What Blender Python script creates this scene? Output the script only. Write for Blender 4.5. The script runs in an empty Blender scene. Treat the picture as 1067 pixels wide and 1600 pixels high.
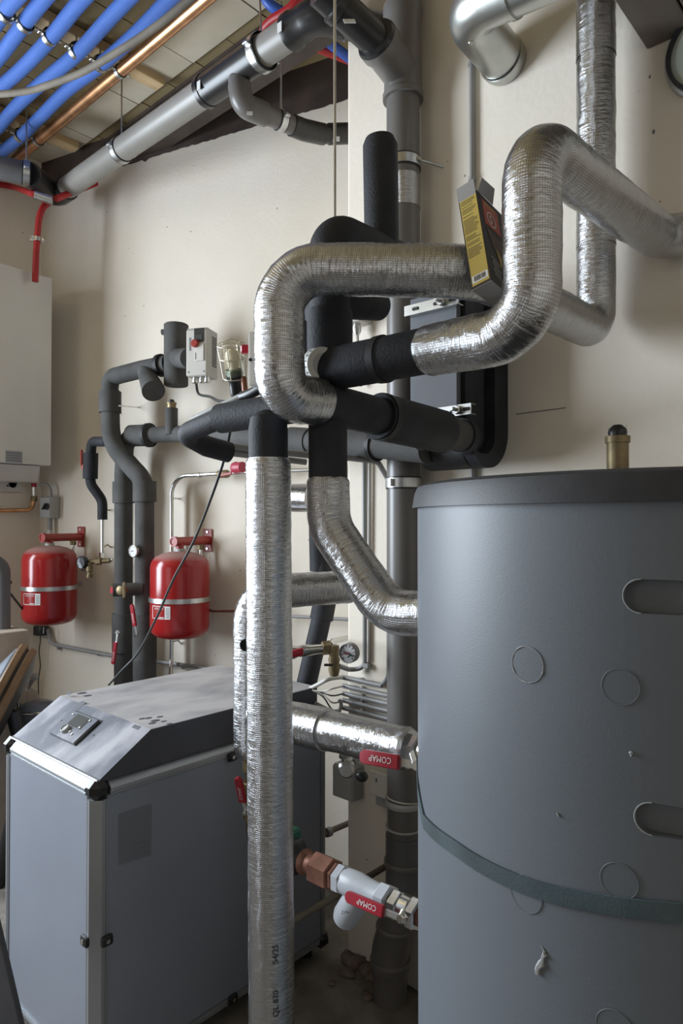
import bpy, bmesh, math, random
from mathutils import Vector, Matrix, noise
random.seed(7)
rad = math.radians
SC = bpy.context.scene
COL = SC.collection

# ------------------------------------------------------------------ camera
YAW, PITCH, CAMZ, FPX = rad(42.17), rad(0.8), 1.57, 1067.0
cd = bpy.data.cameras.new('camera'); cam = bpy.data.objects.new('camera', cd); COL.objects.link(cam)
cam.location = (0, 0, CAMZ); cam.rotation_euler = (rad(90) + PITCH, 0, YAW)
cd.sensor_fit = 'VERTICAL'; cd.sensor_height = 36.0; cd.sensor_width = 24.0
cd.lens = FPX / 1600.0 * 36.0; cd.clip_start = 0.02
SC.camera = cam

# ------------------------------------------------------------------ world, lights, exposure
SC.view_settings.view_transform = 'Standard'; SC.view_settings.look = 'None'
SC.view_settings.gamma = 1.0; SC.view_settings.use_curve_mapping = False
SC.view_settings.exposure = 0.15
W_ = bpy.data.worlds.new('world'); SC.world = W_; W_.use_nodes = True
bg = W_.node_tree.nodes['Background']; bg.inputs['Color'].default_value = (0.70, 0.82, 1.0, 1); bg.inputs['Strength'].default_value = 0.6
def area(name, loc, target, sx, sy, power, col):
    l = bpy.data.lights.new(name, 'AREA'); l.shape = 'RECTANGLE'; l.size = sx; l.size_y = sy; l.energy = power; l.color = col
    o = bpy.data.objects.new(name, l); COL.objects.link(o); o.location = loc
    o.rotation_euler = (Vector(target) - Vector(loc)).to_track_quat('-Z', 'Y').to_euler()
    return o
area('daylight_left_opening', (-4.02, -0.45, 2.1), (0.0, -0.45, 2.1), 1.8, 2.0, 235, (0.80, 0.90, 1.0))
area('added_rear_fill', (-1.9, -2.98, 1.9), (-1.9, 0.0, 1.9), 1.5, 1.6, 7, (1.0, 0.93, 0.82))  # weak fill added behind the camera to lift the shadows

# ------------------------------------------------------------------ photograph -> room helpers
_f = Vector((-math.sin(YAW) * math.cos(PITCH), math.cos(YAW) * math.cos(PITCH), math.sin(PITCH)))
_r = Vector((math.cos(YAW), math.sin(YAW), 0)); _u = _r.cross(_f)
C0 = Vector((0, 0, CAMZ))
def ray(px, py): return _f + _r * ((px - 533.5) / FPX) - _u * ((py - 800.0) / FPX)
def P(px, py, Z): return C0 + ray(px, py) * Z                      # point at depth Z
def onp(px, py, p0, n):                                            # point on a plane
    d = ray(px, py); n = Vector(n); return C0 + d * ((Vector(p0) - C0).dot(n) / d.dot(n))
def onX(px, py, x): return onp(px, py, (x, 0, 0), (1, 0, 0))
def onY(px, py, y): return onp(px, py, (0, y, 0), (0, 1, 0))
def onZ(px, py, z): return onp(px, py, (0, 0, z), (0, 0, 1))
WALLY = 1.873                                                      # face of the pillar wall
EX, EY, EZ = Vector((1, 0, 0)), Vector((0, 1, 0)), Vector((0, 0, 1))
RN = (_r * 0.447 + Vector((-math.sin(YAW), math.cos(YAW), 0)) * 0.894).normalized()   # into the recessed wall
RT = Vector((RN.y, -RN.x, 0))                                       # along it, to the right
RD = 2.82
def R(px, py, off=0.0): return onp(px, py, RN * (RD - off), RN)     # on the recessed wall, off metres proud of it
def PW(px, py, off=0.0): return onY(px, py, WALLY - off)            # on the pillar wall
LX = -4.04
def PL(px, py, off=0.0): return onX(px, py, LX + off)               # on the left wall
TC, TR = Vector((-0.354, 1.157, 0)), 0.39                           # tank axis and radius
def onT(px, py, r=TR):
    d = ray(px, py); o = C0 - TC
    a = d.x**2 + d.y**2; b = 2*(o.x*d.x + o.y*d.y); c = o.x**2 + o.y**2 - r*r
    return C0 + d * ((-b - math.sqrt(max(b*b - 4*a*c, 0))) / (2*a))

# ------------------------------------------------------------------ materials
def _mat(name):
    m = bpy.data.materials.new(name); m.use_nodes = True
    nt = m.node_tree; b = nt.nodes['Principled BSDF']; return m, nt, b
def node(nt, t, **kw):
    n = nt.nodes.new(t)
    for k, v in kw.items():
        if k in n.inputs: n.inputs[k].default_value = v
        else: setattr(n, k, v)
    return n
def mapped(nt, scale=(1, 1, 1), coord='Object'):
    tc = node(nt, 'ShaderNodeTexCoord'); mp = node(nt, 'ShaderNodeMapping'); mp.inputs['Scale'].default_value = scale
    nt.links.new(tc.outputs[coord], mp.inputs['Vector']); return mp.outputs['Vector']
def mat(name, col, rough=0.6, metal=0.0, var=0.12, vscale=6.0, bump=0.0, bscale=60.0, col2=None, spec=0.5, coat=0.0, stretch=(1, 1, 1), detail=5.0, lo=0.35, hi=0.65):
    """plain paint / plastic / metal with mottled colour and fine relief"""
    m, nt, b = _mat(name)
    v = mapped(nt, stretch)
    n = node(nt, 'ShaderNodeTexNoise', Scale=vscale, Detail=detail); nt.links.new(v, n.inputs['Vector'])
    r = node(nt, 'ShaderNodeValToRGB'); e = r.color_ramp.elements
    e[0].position = lo; e[1].position = hi
    c2 = col2 if col2 else tuple(min(1, c * (1 + var)) for c in col)
    c1 = tuple(c * (1 - var) for c in col) if not col2 else col
    e[0].color = (*c1, 1); e[1].color = (*c2, 1)
    nt.links.new(n.outputs['Fac'], r.inputs['Fac']); nt.links.new(r.outputs['Color'], b.inputs['Base Color'])
    b.inputs['Roughness'].default_value = rough; b.inputs['Metallic'].default_value = metal
    b.inputs['Specular IOR Level'].default_value = spec
    if coat: b.inputs['Coat Weight'].default_value = coat; b.inputs['Coat Roughness'].default_value = 0.12
    if bump:
        n2 = node(nt, 'ShaderNodeTexNoise', Scale=bscale, Detail=4.0); nt.links.new(v, n2.inputs['Vector'])
        bp = node(nt, 'ShaderNodeBump', Strength=bump, Distance=0.01); nt.links.new(n2.outputs['Fac'], bp.inputs['Height'])
        nt.links.new(bp.outputs['Normal'], b.inputs['Normal'])
    return m
def foil_mat(name, tint=(0.56, 0.565, 0.575), rough=0.19):
    """reinforced aluminium foil: scrim squares and creases, on the UVs (metres round / along)"""
    m, nt, b = _mat(name)
    uv = node(nt, 'ShaderNodeUVMap'); sep = node(nt, 'ShaderNodeSeparateXYZ'); nt.links.new(uv.outputs['UV'], sep.inputs['Vector'])
    def lines(out, freq, width):
        a = node(nt, 'ShaderNodeMath', operation='MULTIPLY'); a.inputs[1].default_value = freq; nt.links.new(out, a.inputs[0])
        fr = node(nt, 'ShaderNodeMath', operation='FRACT'); nt.links.new(a.outputs[0], fr.inputs[0])
        s = node(nt, 'ShaderNodeMath', operation='SUBTRACT'); s.inputs[1].default_value = 0.5; nt.links.new(fr.outputs[0], s.inputs[0])
        ab = node(nt, 'ShaderNodeMath', operation='ABSOLUTE'); nt.links.new(s.outputs[0], ab.inputs[0])
        ls = node(nt, 'ShaderNodeMath', operation='LESS_THAN'); ls.inputs[1].default_value = width; nt.links.new(ab.outputs[0], ls.inputs[0])
        return ls.outputs[0]
    l1 = lines(sep.outputs['X'], 235, 0.12); l2 = lines(sep.outputs['Y'], 235, 0.12)
    mx = node(nt, 'ShaderNodeMath', operation='MAXIMUM'); nt.links.new(l1, mx.inputs[0]); nt.links.new(l2, mx.inputs[1])
    mp = node(nt, 'ShaderNodeMapping'); mp.inputs['Scale'].default_value = (22, 130, 1); nt.links.new(uv.outputs['UV'], mp.inputs['Vector'])
    cr = node(nt, 'ShaderNodeTexNoise', Scale=1.0, Detail=6.0, Roughness=0.65, Distortion=0.8); nt.links.new(mp.outputs['Vector'], cr.inputs['Vector'])
    mp2 = node(nt, 'ShaderNodeMapping'); mp2.inputs['Scale'].default_value = (60, 60, 1); nt.links.new(uv.outputs['UV'], mp2.inputs['Vector'])
    vo = node(nt, 'ShaderNodeTexVoronoi', feature='DISTANCE_TO_EDGE', Scale=1.0); nt.links.new(mp2.outputs['Vector'], vo.inputs['Vector'])
    vr = node(nt, 'ShaderNodeMapRange'); vr.inputs['From Max'].default_value = 0.25; nt.links.new(vo.outputs['Distance'], vr.inputs['Value'])
    h1 = node(nt, 'ShaderNodeMath', operation='MULTIPLY_ADD'); h1.inputs[1].default_value = 1.35; nt.links.new(cr.outputs['Fac'], h1.inputs[0])
    h0 = node(nt, 'ShaderNodeMath', operation='MULTIPLY'); h0.inputs[1].default_value = 0.38; nt.links.new(mx.outputs[0], h0.inputs[0]); nt.links.new(h0.outputs[0], h1.inputs[2])
    h2 = node(nt, 'ShaderNodeMath', operation='MULTIPLY_ADD'); h2.inputs[1].default_value = 0.16; nt.links.new(vr.outputs[0], h2.inputs[0]); nt.links.new(h1.outputs[0], h2.inputs[2])
    bp = node(nt, 'ShaderNodeBump', Strength=0.46, Distance=0.004); nt.links.new(h2.outputs[0], bp.inputs['Height']); nt.links.new(bp.outputs['Normal'], b.inputs['Normal'])
    ra = node(nt, 'ShaderNodeMix', data_type='RGBA'); ra.inputs[6].default_value = (*tint, 1); ra.inputs[7].default_value = (*[t * 0.66 for t in tint], 1)
    nt.links.new(mx.outputs[0], ra.inputs[0]); nt.links.new(ra.outputs[2], b.inputs['Base Color'])
    b.inputs['Metallic'].default_value = 1.0; b.inputs['Roughness'].default_value = rough
    return m
def ribbed_mat(name, col, freq, rough=0.45):
    m, nt, b = _mat(name)
    uv = node(nt, 'ShaderNodeUVMap'); sep = node(nt, 'ShaderNodeSeparateXYZ'); nt.links.new(uv.outputs['UV'], sep.inputs['Vector'])
    a = node(nt, 'ShaderNodeMath', operation='MULTIPLY'); a.inputs[1].default_value = freq * 2 * math.pi; nt.links.new(sep.outputs['Y'], a.inputs[0])
    s = node(nt, 'ShaderNodeMath', operation='SINE'); nt.links.new(a.outputs[0], s.inputs[0])
    bp = node(nt, 'ShaderNodeBump', Strength=0.55, Distance=0.004); nt.links.new(s.outputs[0], bp.inputs['Height']); nt.links.new(bp.outputs['Normal'], b.inputs['Normal'])
    n = node(nt, 'ShaderNodeTexNoise', Scale=30.0, Detail=5.0); r = node(nt, 'ShaderNodeMix', data_type='RGBA')
    r.inputs[6].default_value = (*[c * 0.85 for c in col], 1); r.inputs[7].default_value = (*[min(1, c * 1.25 + .02) for c in col], 1)
    nt.links.new(n.outputs['Fac'], r.inputs[0]); nt.links.new(r.outputs[2], b.inputs['Base Color']); b.inputs['Roughness'].default_value = rough
    return m
def wood_mat(name, c1, c2, stretch=(2, 40, 40), rough=0.65):
    return mat(name, c1, rough, col2=c2, vscale=1.0, stretch=stretch, bump=0.1, bscale=2.0, detail=6, lo=0.3, hi=0.7)
def wall_mat(name, base, stain):
    m, nt, b = _mat(name)
    v = mapped(nt); n = node(nt, 'ShaderNodeTexNoise', Scale=1.3, Detail=6.0, Roughness=0.6); nt.links.new(v, n.inputs['Vector'])
    r = node(nt, 'ShaderNodeValToRGB'); e = r.color_ramp.elements; e[0].position = 0.36; e[1].position = 0.66
    e[0].color = (*stain, 1); e[1].color = (*base, 1); nt.links.new(n.outputs['Fac'], r.inputs['Fac'])
    sp = node(nt, 'ShaderNodeTexVoronoi', Scale=9.0, Randomness=1.0); nt.links.new(v, sp.inputs['Vector'])
    sr = node(nt, 'ShaderNodeMath', operation='GREATER_THAN'); sr.inputs[1].default_value = 0.035; nt.links.new(sp.outputs['Distance'], sr.inputs[0])
    mx = node(nt, 'ShaderNodeMix', data_type='RGBA'); mx.inputs[6].default_value = (0.30, 0.26, 0.21, 1)
    nt.links.new(sr.outputs[0], mx.inputs[0]); nt.links.new(r.outputs['Color'], mx.inputs[7]); nt.links.new(mx.outputs[2], b.inputs['Base Color'])
    n2 = node(nt, 'ShaderNodeTexNoise', Scale=55.0, Detail=6.0); nt.links.new(v, n2.inputs['Vector'])
    bp = node(nt, 'ShaderNodeBump', Strength=0.12, Distance=0.01); nt.links.new(n2.outputs['Fac'], bp.inputs['Height']); nt.links.new(bp.outputs['Normal'], b.inputs['Normal'])
    b.inputs['Roughness'].default_value = 0.85; b.inputs['Specular IOR Level'].default_value = 0.25
    return m
def glass_mat(name, col=(1, 1, 1), rough=0.02):
    m, nt, b = _mat(name)
    b.inputs['Base Color'].default_value = (*col, 1); b.inputs['IOR'].default_value = 1.05; b.inputs['Transmission Weight'].default_value = 1.0; b.inputs['Roughness'].default_value = rough
    return m
M = {}
M['wall'] = wall_mat('cream_plaster', (0.75, 0.69, 0.60), (0.69, 0.62, 0.525))
M['brick'] = mat('dark_brown_brick', (0.10, 0.075, 0.058), 0.85, col2=(0.19, 0.14, 0.105), vscale=7, bump=0.3)
M['floor'] = mat('dirty_concrete', (0.085, 0.075, 0.065), 0.92, col2=(0.24, 0.215, 0.185), vscale=5.0, bump=0.6, bscale=40, detail=9)
M['ceil'] = wood_mat('stained_ceiling_board', (0.27, 0.20, 0.095), (0.37, 0.28, 0.15), (3, 1.2, 3), 0.8)
M['cornice'] = mat('pale_cornice_board', (0.50, 0.44, 0.33), 0.85, col2=(0.62, 0.56, 0.45), vscale=3)
M['beam'] = mat('brown_beam_paint', (0.060, 0.043, 0.036), 0.5, var=0.25, vscale=8, bump=0.1)
M['pine'] = wood_mat('pale_pine', (0.52, 0.36, 0.19), (0.66, 0.49, 0.29), (30, 2, 30), 0.7)
M['foil'] = foil_mat('scrim_foil')
M['rub'] = mat('black_rubber_foam', (0.020, 0.021, 0.026), 0.70, var=0.25, vscale=12, bump=0.18, bscale=160, spec=0.35)
M['rubg'] = mat('grey_rubber_foam', (0.075, 0.073, 0.071), 0.80, var=0.18, vscale=10, bump=0.15, bscale=120, spec=0.3)
M['pvc'] = mat('grey_pvc', (0.225, 0.212, 0.192), 0.38, var=0.1, vscale=4)
M['pvcd'] = mat('dark_grey_pvc', (0.135, 0.125, 0.118), 0.36, var=0.12, vscale=4)
M['pvcs'] = mat('slate_pvc', (0.115, 0.115, 0.122), 0.42, var=0.18, vscale=4)
M['pe'] = mat('black_pe_fitting', (0.022, 0.021, 0.021), 0.32, var=0.2, vscale=6)
M['galv'] = mat('galvanised_steel', (0.55, 0.56, 0.56), 0.33, 1.0, var=0.15, vscale=25)
M['duct'] = mat('spiral_duct_steel', (0.50, 0.51, 0.49), 0.36, 1.0, var=0.12, vscale=8, bump=0.04, bscale=20)
M['zinc'] = mat('zinc_plate', (0.62, 0.62, 0.60), 0.30, 1.0, var=0.1, vscale=20)
M['chrome'] = mat('nickel_plate', (0.66, 0.65, 0.62), 0.2, 1.0, var=0.08, vscale=30)
M['tube'] = mat('bare_steel_tube', (0.68, 0.68, 0.66), 0.28, 1.0, var=0.06, vscale=10)
M['brass'] = mat('dull_brass', (0.25, 0.195, 0.11), 0.5, 0.7, var=0.25, vscale=30)
M['copper'] = mat('tarnished_copper', (0.62, 0.33, 0.17), 0.33, 0.9, var=0.2, vscale=14)
M['bronze'] = mat('brown_bronze', (0.26, 0.12, 0.085), 0.42, 0.5, var=0.25, vscale=20)
M['red'] = mat('vessel_red_enamel', (0.30, 0.013, 0.014), 0.22, var=0.06, vscale=3, coat=0.5)
M['redb'] = mat('bracket_red_paint', (0.30, 0.030, 0.022), 0.38, var=0.15, vscale=12)
M['redp'] = mat('red_plastic', (0.34, 0.008, 0.022), 0.35, var=0.08, vscale=10)
M['redc'] = mat('red_conduit', (0.38, 0.016, 0.018), 0.45, var=0.1, vscale=10)
M['pink'] = mat('faded_red_cap', (0.42, 0.045, 0.075), 0.4, var=0.1)
M['blue'] = ribbed_mat('blue_corrugated', (0.070, 0.165, 0.52), 170)
M['bluet'] = mat('blue_conduit', (0.035, 0.105, 0.45), 0.45, var=0.1)
M['white'] = mat('white_enamel', (0.62, 0.60, 0.56), 0.3, var=0.03, vscale=3)
M['offw'] = mat('off_white_plastic', (0.54, 0.52, 0.48), 0.45, var=0.05)
M['ltgrey'] = mat('light_grey_plastic', (0.36, 0.36, 0.345), 0.45, var=0.05)
M['gplast'] = mat('grey_plastic_box', (0.36, 0.36, 0.35), 0.5, var=0.06)
M['cgrey'] = mat('conduit_grey', (0.27, 0.265, 0.26), 0.42, var=0.08)
M['black'] = mat('black_plastic', (0.015, 0.015, 0.017), 0.38, var=0.2)
M['cable'] = mat('black_cable', (0.025, 0.024, 0.024), 0.5, var=0.2)
M['wcable'] = mat('pale_cable', (0.55, 0.52, 0.46), 0.5, var=0.08)
M['old'] = mat('dusty_grey_hose', (0.145, 0.125, 0.10), 0.75, var=0.2, vscale=9)
M['panel'] = mat('silver_cabinet_panel', (0.25, 0.272, 0.325), 0.42, 0.2, var=0.04, vscale=3, bump=0.03, bscale=400)
M['alu'] = mat('anodised_profile', (0.42, 0.44, 0.465), 0.45, 0.8, var=0.04, vscale=4)
M['lid'] = mat('dusty_slate_lid', (0.075, 0.080, 0.102), 0.62, col2=(0.33, 0.325, 0.35), vscale=5.5, stretch=(1.6, 1.0, 1.0), detail=9, lo=0.44, hi=0.70)
M['lidt'] = mat('dust_covered_lid_top', (0.24, 0.235, 0.25), 0.7, col2=(0.44, 0.42, 0.42), vscale=4.0, stretch=(1.8, 1.0, 1.0), detail=9, lo=0.30, hi=0.60)
M['lidd'] = mat('slate_lid_side', (0.062, 0.064, 0.078), 0.55, var=0.15, vscale=4)
M['tank'] = mat('grey_tank_jacket', (0.115, 0.128, 0.146), 0.46, var=0.05, vscale=2.2, bump=0.06, bscale=600, spec=0.5)
M['tankc'] = mat('cut_jacket_edge', (0.30, 0.30, 0.30), 0.7, var=0.1)
M['tankin'] = mat('grey_tank_foam', (0.125, 0.135, 0.148), 0.7, var=0.15, vscale=12)
M['rim'] = mat('black_lid_cover', (0.026, 0.027, 0.032), 0.52, var=0.12, vscale=30, bump=0.05, bscale=500)
M['strap'] = mat('dusty_teal_strap', (0.026, 0.040, 0.044), 0.75, col2=(0.055, 0.082, 0.092), vscale=7, bump=0.08, bscale=300)
M['carton'] = mat('black_carton', (0.022, 0.018, 0.016), 0.42, var=0.2)
M['cartin'] = mat('grey_carton_inside', (0.27, 0.26, 0.25), 0.75, var=0.06)
M['yel'] = mat('yellow_print', (0.50, 0.37, 0.085), 0.45, var=0.06)
M['ink'] = mat('black_ink', (0.03, 0.028, 0.025), 0.6)
M['inkg'] = mat('grey_ink', (0.16, 0.16, 0.17), 0.6)
M['orange'] = mat('orange_red_print', (0.42, 0.085, 0.045), 0.45)
M['skin'] = mat('brown_print', (0.10, 0.055, 0.035), 0.45)
M['paper'] = mat('white_label', (0.68, 0.67, 0.65), 0.5, var=0.04)
M['pgrey'] = mat('grey_label', (0.29, 0.30, 0.32), 0.45, var=0.06)
M['lgrey'] = mat('faint_grey_sheet', (0.165, 0.175, 0.205), 0.4, var=0.06)
M['screen'] = mat('dark_screen', (0.040, 0.038, 0.036), 0.45, var=0.1, spec=0.2)
M['lcd'] = mat('lcd_glass', (0.075, 0.075, 0.07), 0.7, var=0.05, spec=0.05)
M['dial'] = mat('dial_face', (0.50, 0.49, 0.48), 0.4, var=0.02)
M['green'] = mat('green_casing', (0.010, 0.115, 0.075), 0.4, var=0.1)
M['greenm'] = mat('dull_green_metal', (0.12, 0.15, 0.12), 0.5, 0.4)
M['hxg'] = mat('blue_grey_plate', (0.105, 0.110, 0.125), 0.6, var=0.05, vscale=10)
M['strain'] = mat('white_painted_brass', (0.52, 0.54, 0.58), 0.38, var=0.05)
M['ducting'] = wood_mat('brown_soffit', (0.105, 0.085, 0.070), (0.145, 0.120, 0.10), (14, 1, 14), 0.6)
M['wheel'] = wood_mat('brown_hoop', (0.15, 0.085, 0.042), (0.24, 0.145, 0.075), (9, 9, 9), 0.5)
M['sheet'] = mat('blue_grey_cover', (0.18, 0.21, 0.25), 0.25, var=0.2, vscale=7)
M['beige'] = mat('beige_board', (0.42, 0.35, 0.29), 0.85, var=0.08, vscale=6)
M['glass'] = glass_mat('lamp_glass', (1.0, 0.97, 0.88), 0.05)
M['bulb'] = mat('opal_bulb', (0.74, 0.68, 0.54), 0.3, var=0.03)
M['score'] = mat('scored_line', (0.15, 0.16, 0.17), 0.6, var=0.1)
M['cage'] = mat('cream_wire', (0.70, 0.66, 0.54), 0.35, 0.3, var=0.05)
M['rubble'] = mat('brown_rubble', (0.09, 0.07, 0.055), 0.95, col2=(0.20, 0.155, 0.12), vscale=18, bump=0.6, bscale=60)
M['disc'] = mat('pale_green_glass', (0.40, 0.44, 0.38), 0.3, var=0.06)
M['tape'] = mat('dark_band', (0.012, 0.011, 0.012), 0.6, var=0.2)

# ------------------------------------------------------------------ objects
def tag(o, label, cat, group=None, kind=None):
    if label: o['label'] = label
    if cat: o['category'] = cat
    if group: o['group'] = group
    if kind: o['kind'] = kind
    return o
def thing(name, label, cat, loc=(0, 0, 0), group=None):
    o = bpy.data.objects.new(name, None); COL.objects.link(o); o.empty_display_size = 0.05
    o.location = loc; return tag(o, label, cat, group)
def wloc(o):
    l = Vector(o.location)
    if o.parent: l = l + wloc(o.parent)
    return l
def put(name, bm_or_data, material, parent=None, smooth=True, angle=38, label=None):
    """link ONE mesh object; vertices are given in room coordinates"""
    me = bpy.data.meshes.new(name)
    if isinstance(bm_or_data, bmesh.types.BMesh):
        bm_or_data.to_mesh(me); bm_or_data.free()
    else:
        v, f, uv = bm_or_data
        me.from_pydata([tuple(p) for p in v], [], f)
        if uv:
            l = me.uv_layers.new(name='UVMap'); flat = []
            for fu in uv:
                for t in fu: flat += [t[0], t[1]]
            l.data.foreach_set('uv', flat)
    me.validate()
    me.materials.append(M[material] if isinstance(material, str) else material)
    if smooth:
        me.shade_smooth(); me.set_sharp_from_angle(angle=rad(angle))
    lo = Vector((min(q.co.x for q in me.vertices), min(q.co.y for q in me.vertices), min(q.co.z for q in me.vertices)))
    hi = Vector((max(q.co.x for q in me.vertices), max(q.co.y for q in me.vertices), max(q.co.z for q in me.vertices)))
    c = (lo + hi) / 2; c.z = lo.z
    me.transform(Matrix.Translation(-c))
    o = bpy.data.objects.new(name, me); COL.objects.link(o)
    if parent:
        o.parent = parent; o.location = c - wloc(parent)
    else: o.location = c
    if label: o['label'] = label
    return o
def solo(name, data, material, label, cat, group=None, kind=None, **kw):
    return tag(put(name, data, material, **kw), label, cat, group, kind)
def struct(name, data, material, parent=None, **kw):
    o = put(name, data, material, parent, **kw)
    if not parent: o['kind'] = 'structure'
    return o

# ------------------------------------------------------------------ shapes
def box_data(c, ax, ay, az, sx, sy, sz, bev=0.0, seg=1):
    bm = bmesh.new(); bmesh.ops.create_cube(bm, size=1.0)
    ax, ay, az = Vector(ax).normalized(), Vector(ay).normalized(), Vector(az).normalized()
    for v in bm.verts: v.co = Vector((v.co.x * sx, v.co.y * sy, v.co.z * sz))
    if bev > 0: bmesh.ops.bevel(bm, geom=bm.edges[:], offset=bev, segments=seg, affect='EDGES', profile=0.5)
    Mx = Matrix((ax, ay, az)).transposed().to_4x4(); Mx.translation = Vector(c)
    bmesh.ops.transform(bm, matrix=Mx, verts=bm.verts)
    return bm
def bx(lo, hi, bev=0.0, seg=1):
    lo, hi = Vector(lo), Vector(hi)
    return box_data((lo + hi) / 2, EX, EY, EZ, abs(hi.x - lo.x), abs(hi.y - lo.y), abs(hi.z - lo.z), bev, seg)
def join(*bms):
    out = bmesh.new()
    for b in bms:
        if not isinstance(b, bmesh.types.BMesh): b = to_bm(b)
        me = bpy.data.meshes.new('tmp'); b.to_mesh(me); b.free(); out.from_mesh(me); bpy.data.meshes.remove(me)
    return out
def to_bm(d):
    me = bpy.data.meshes.new('tmp'); me.from_pydata([tuple(p) for p in d[0]], [], d[1]); bm = bmesh.new(); bm.from_mesh(me); bpy.data.meshes.remove(me); return bm
def prism(poly, d):
    """polygon (list of Vectors) extruded by the vector d"""
    bm = bmesh.new(); a = [bm.verts.new(p) for p in poly]; b = [bm.verts.new(Vector(p) + d) for p in poly]
    n = len(poly); bm.faces.new(a[::-1]); bm.faces.new(b)
    for i in range(n): bm.faces.new((a[i], a[(i+1) % n], b[(i+1) % n], b[i]))
    bmesh.ops.recalc_face_normals(bm, faces=bm.faces); return bm
def path(pts, fil=0.0, step=None, narc=9):
    """pts: (Vector, radius[, fillet]) -> dense list (pos, radius)"""
    Q = [(Vector(p[0]), p[1], (p[2] if len(p) > 2 else fil)) for p in pts]
    out = [(Q[0][0], Q[0][1])]
    for i in range(1, len(Q) - 1):
        p, r, F = Q[i]; a, b = Q[i-1][0] - p, Q[i+1][0] - p
        la, lb = a.length, b.length
        if la < 1e-6 or lb < 1e-6: continue
        a, b = a / la, b / lb; th = math.pi - a.angle(b)
        if F <= 0 or th < 0.02: out.append((p, r)); continue
        t = min(F * math.tan(th / 2), 0.48 * la, 0.48 * lb); Rr = t / math.tan(th / 2)
        bis = (a + b).normalized(); cen = p + bis * (Rr / math.cos(th / 2))
        s, e = p + a * t - cen, p + b * t - cen
        axis = s.cross(e).normalized(); ang = s.angle(e)
        k = max(2, int(narc * ang / 1.57) + 1) if not step else max(3, int(Rr * ang / step))
        for j in range(k + 1):
            out.append((cen + Matrix.Rotation(ang * j / k, 3, axis) @ s, r))
    out.append((Q[-1][0], Q[-1][1]))
    if step:
        d = [out[0]]
        for (p0, r0), (p1, r1) in zip(out, out[1:]):
            L = (p1 - p0).length; k = max(1, int(L / step))
            for j in range(1, k + 1): d.append((p0.lerp(p1, j / k), r0 + (r1 - r0) * j / k))
        out = d
    c = [out[0]]
    for q in out[1:]:
        if (q[0] - c[-1][0]).length > 1e-5: c.append(q)
    return c
def sweep(samples, seg=20, caps=True, disp=None, amp=0.0, ref=None):
    """tube through dense samples; UV in metres (round, along)"""
    V, F, UV = [], [], []
    n = len(samples); T = []
    for i in range(n):
        a = samples[max(0, i-1)][0]; b = samples[min(n-1, i+1)][0]; T.append((b - a).normalized())
    up = Vector(ref) if ref else (Vector((0, 0, 1)) if abs(T[0].z) < 0.9 else Vector((1, 0, 0)))
    N = (up - T[0] * up.dot(T[0])).normalized(); s = 0.0; S = []
    for i in range(n):
        if i:
            s += (samples[i][0] - samples[i-1][0]).length
            N = (N - T[i] * N.dot(T[i])).normalized()
        B = T[i].cross(N); p, r = samples[i]; S.append((s, r))
        for k in range(seg):
            a = 2 * math.pi * k / seg; d = N * math.cos(a) + B * math.sin(a)
            rr = r + (disp(p + d * r, a, s) * amp if disp else 0)
            V.append(p + d * rr)
    for i in range(n - 1):
        for k in range(seg):
            k2 = (k + 1) % seg
            F.append((i*seg + k, i*seg + k2, (i+1)*seg + k2, (i+1)*seg + k))
            u0 = 2*math.pi*S[0][1]*k/seg; u1 = 2*math.pi*S[0][1]*(k+1)/seg
            UV.append(((u0, S[i][0]), (u1, S[i][0]), (u1, S[i+1][0]), (u0, S[i+1][0])))
    if caps:
        F.append(tuple(range(seg))[::-1]); UV.append(tuple((0, 0) for _ in range(seg)))
        F.append(tuple((n-1)*seg + k for k in range(seg))); UV.append(tuple((0, 0) for _ in range(seg)))
    return V, F, UV
def tube(pts, r=None, fil=0.0, seg=16, caps=True):
    if r is not None: pts = [(p, r) for p in pts]
    return sweep(path(pts, fil), seg, caps)
def smooth_curve(pts, k=8):
    """Catmull-Rom through the points"""
    p = [Vector(q) for q in pts]; p = [p[0]*2 - p[1]] + p + [p[-1]*2 - p[-2]]; out = []
    for i in range(1, len(p) - 2):
        for j in range(k):
            t = j / k
            out.append(0.5*((2*p[i]) + (p[i+1]-p[i-1])*t + (2*p[i-1]-5*p[i]+4*p[i+1]-p[i+2])*t*t + (3*p[i]-p[i-1]-3*p[i+1]+p[i+2])*t**3))
    out.append(p[-2]); return out
def hose(pts, r, seg=10, k=8): return sweep([(q, r) for q in smooth_curve(pts, k)], seg)
def foil_disp(p, a, s):
    w = noise.noise(p * 22) * 0.9 + noise.noise(p * 55 + Vector((3, 1, 7))) * 0.7
    c = abs(noise.noise(Vector((p.x * 40, p.y * 40, p.z * 40)) + Vector((9, 9, 9)))) * 0.9
    return w - c
def foil(pts, fil=0.09, amp=0.0016, step=0.008, seg=56, caps=True):
    return sweep(path(pts, fil, step), seg, caps, foil_disp, amp)
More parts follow.
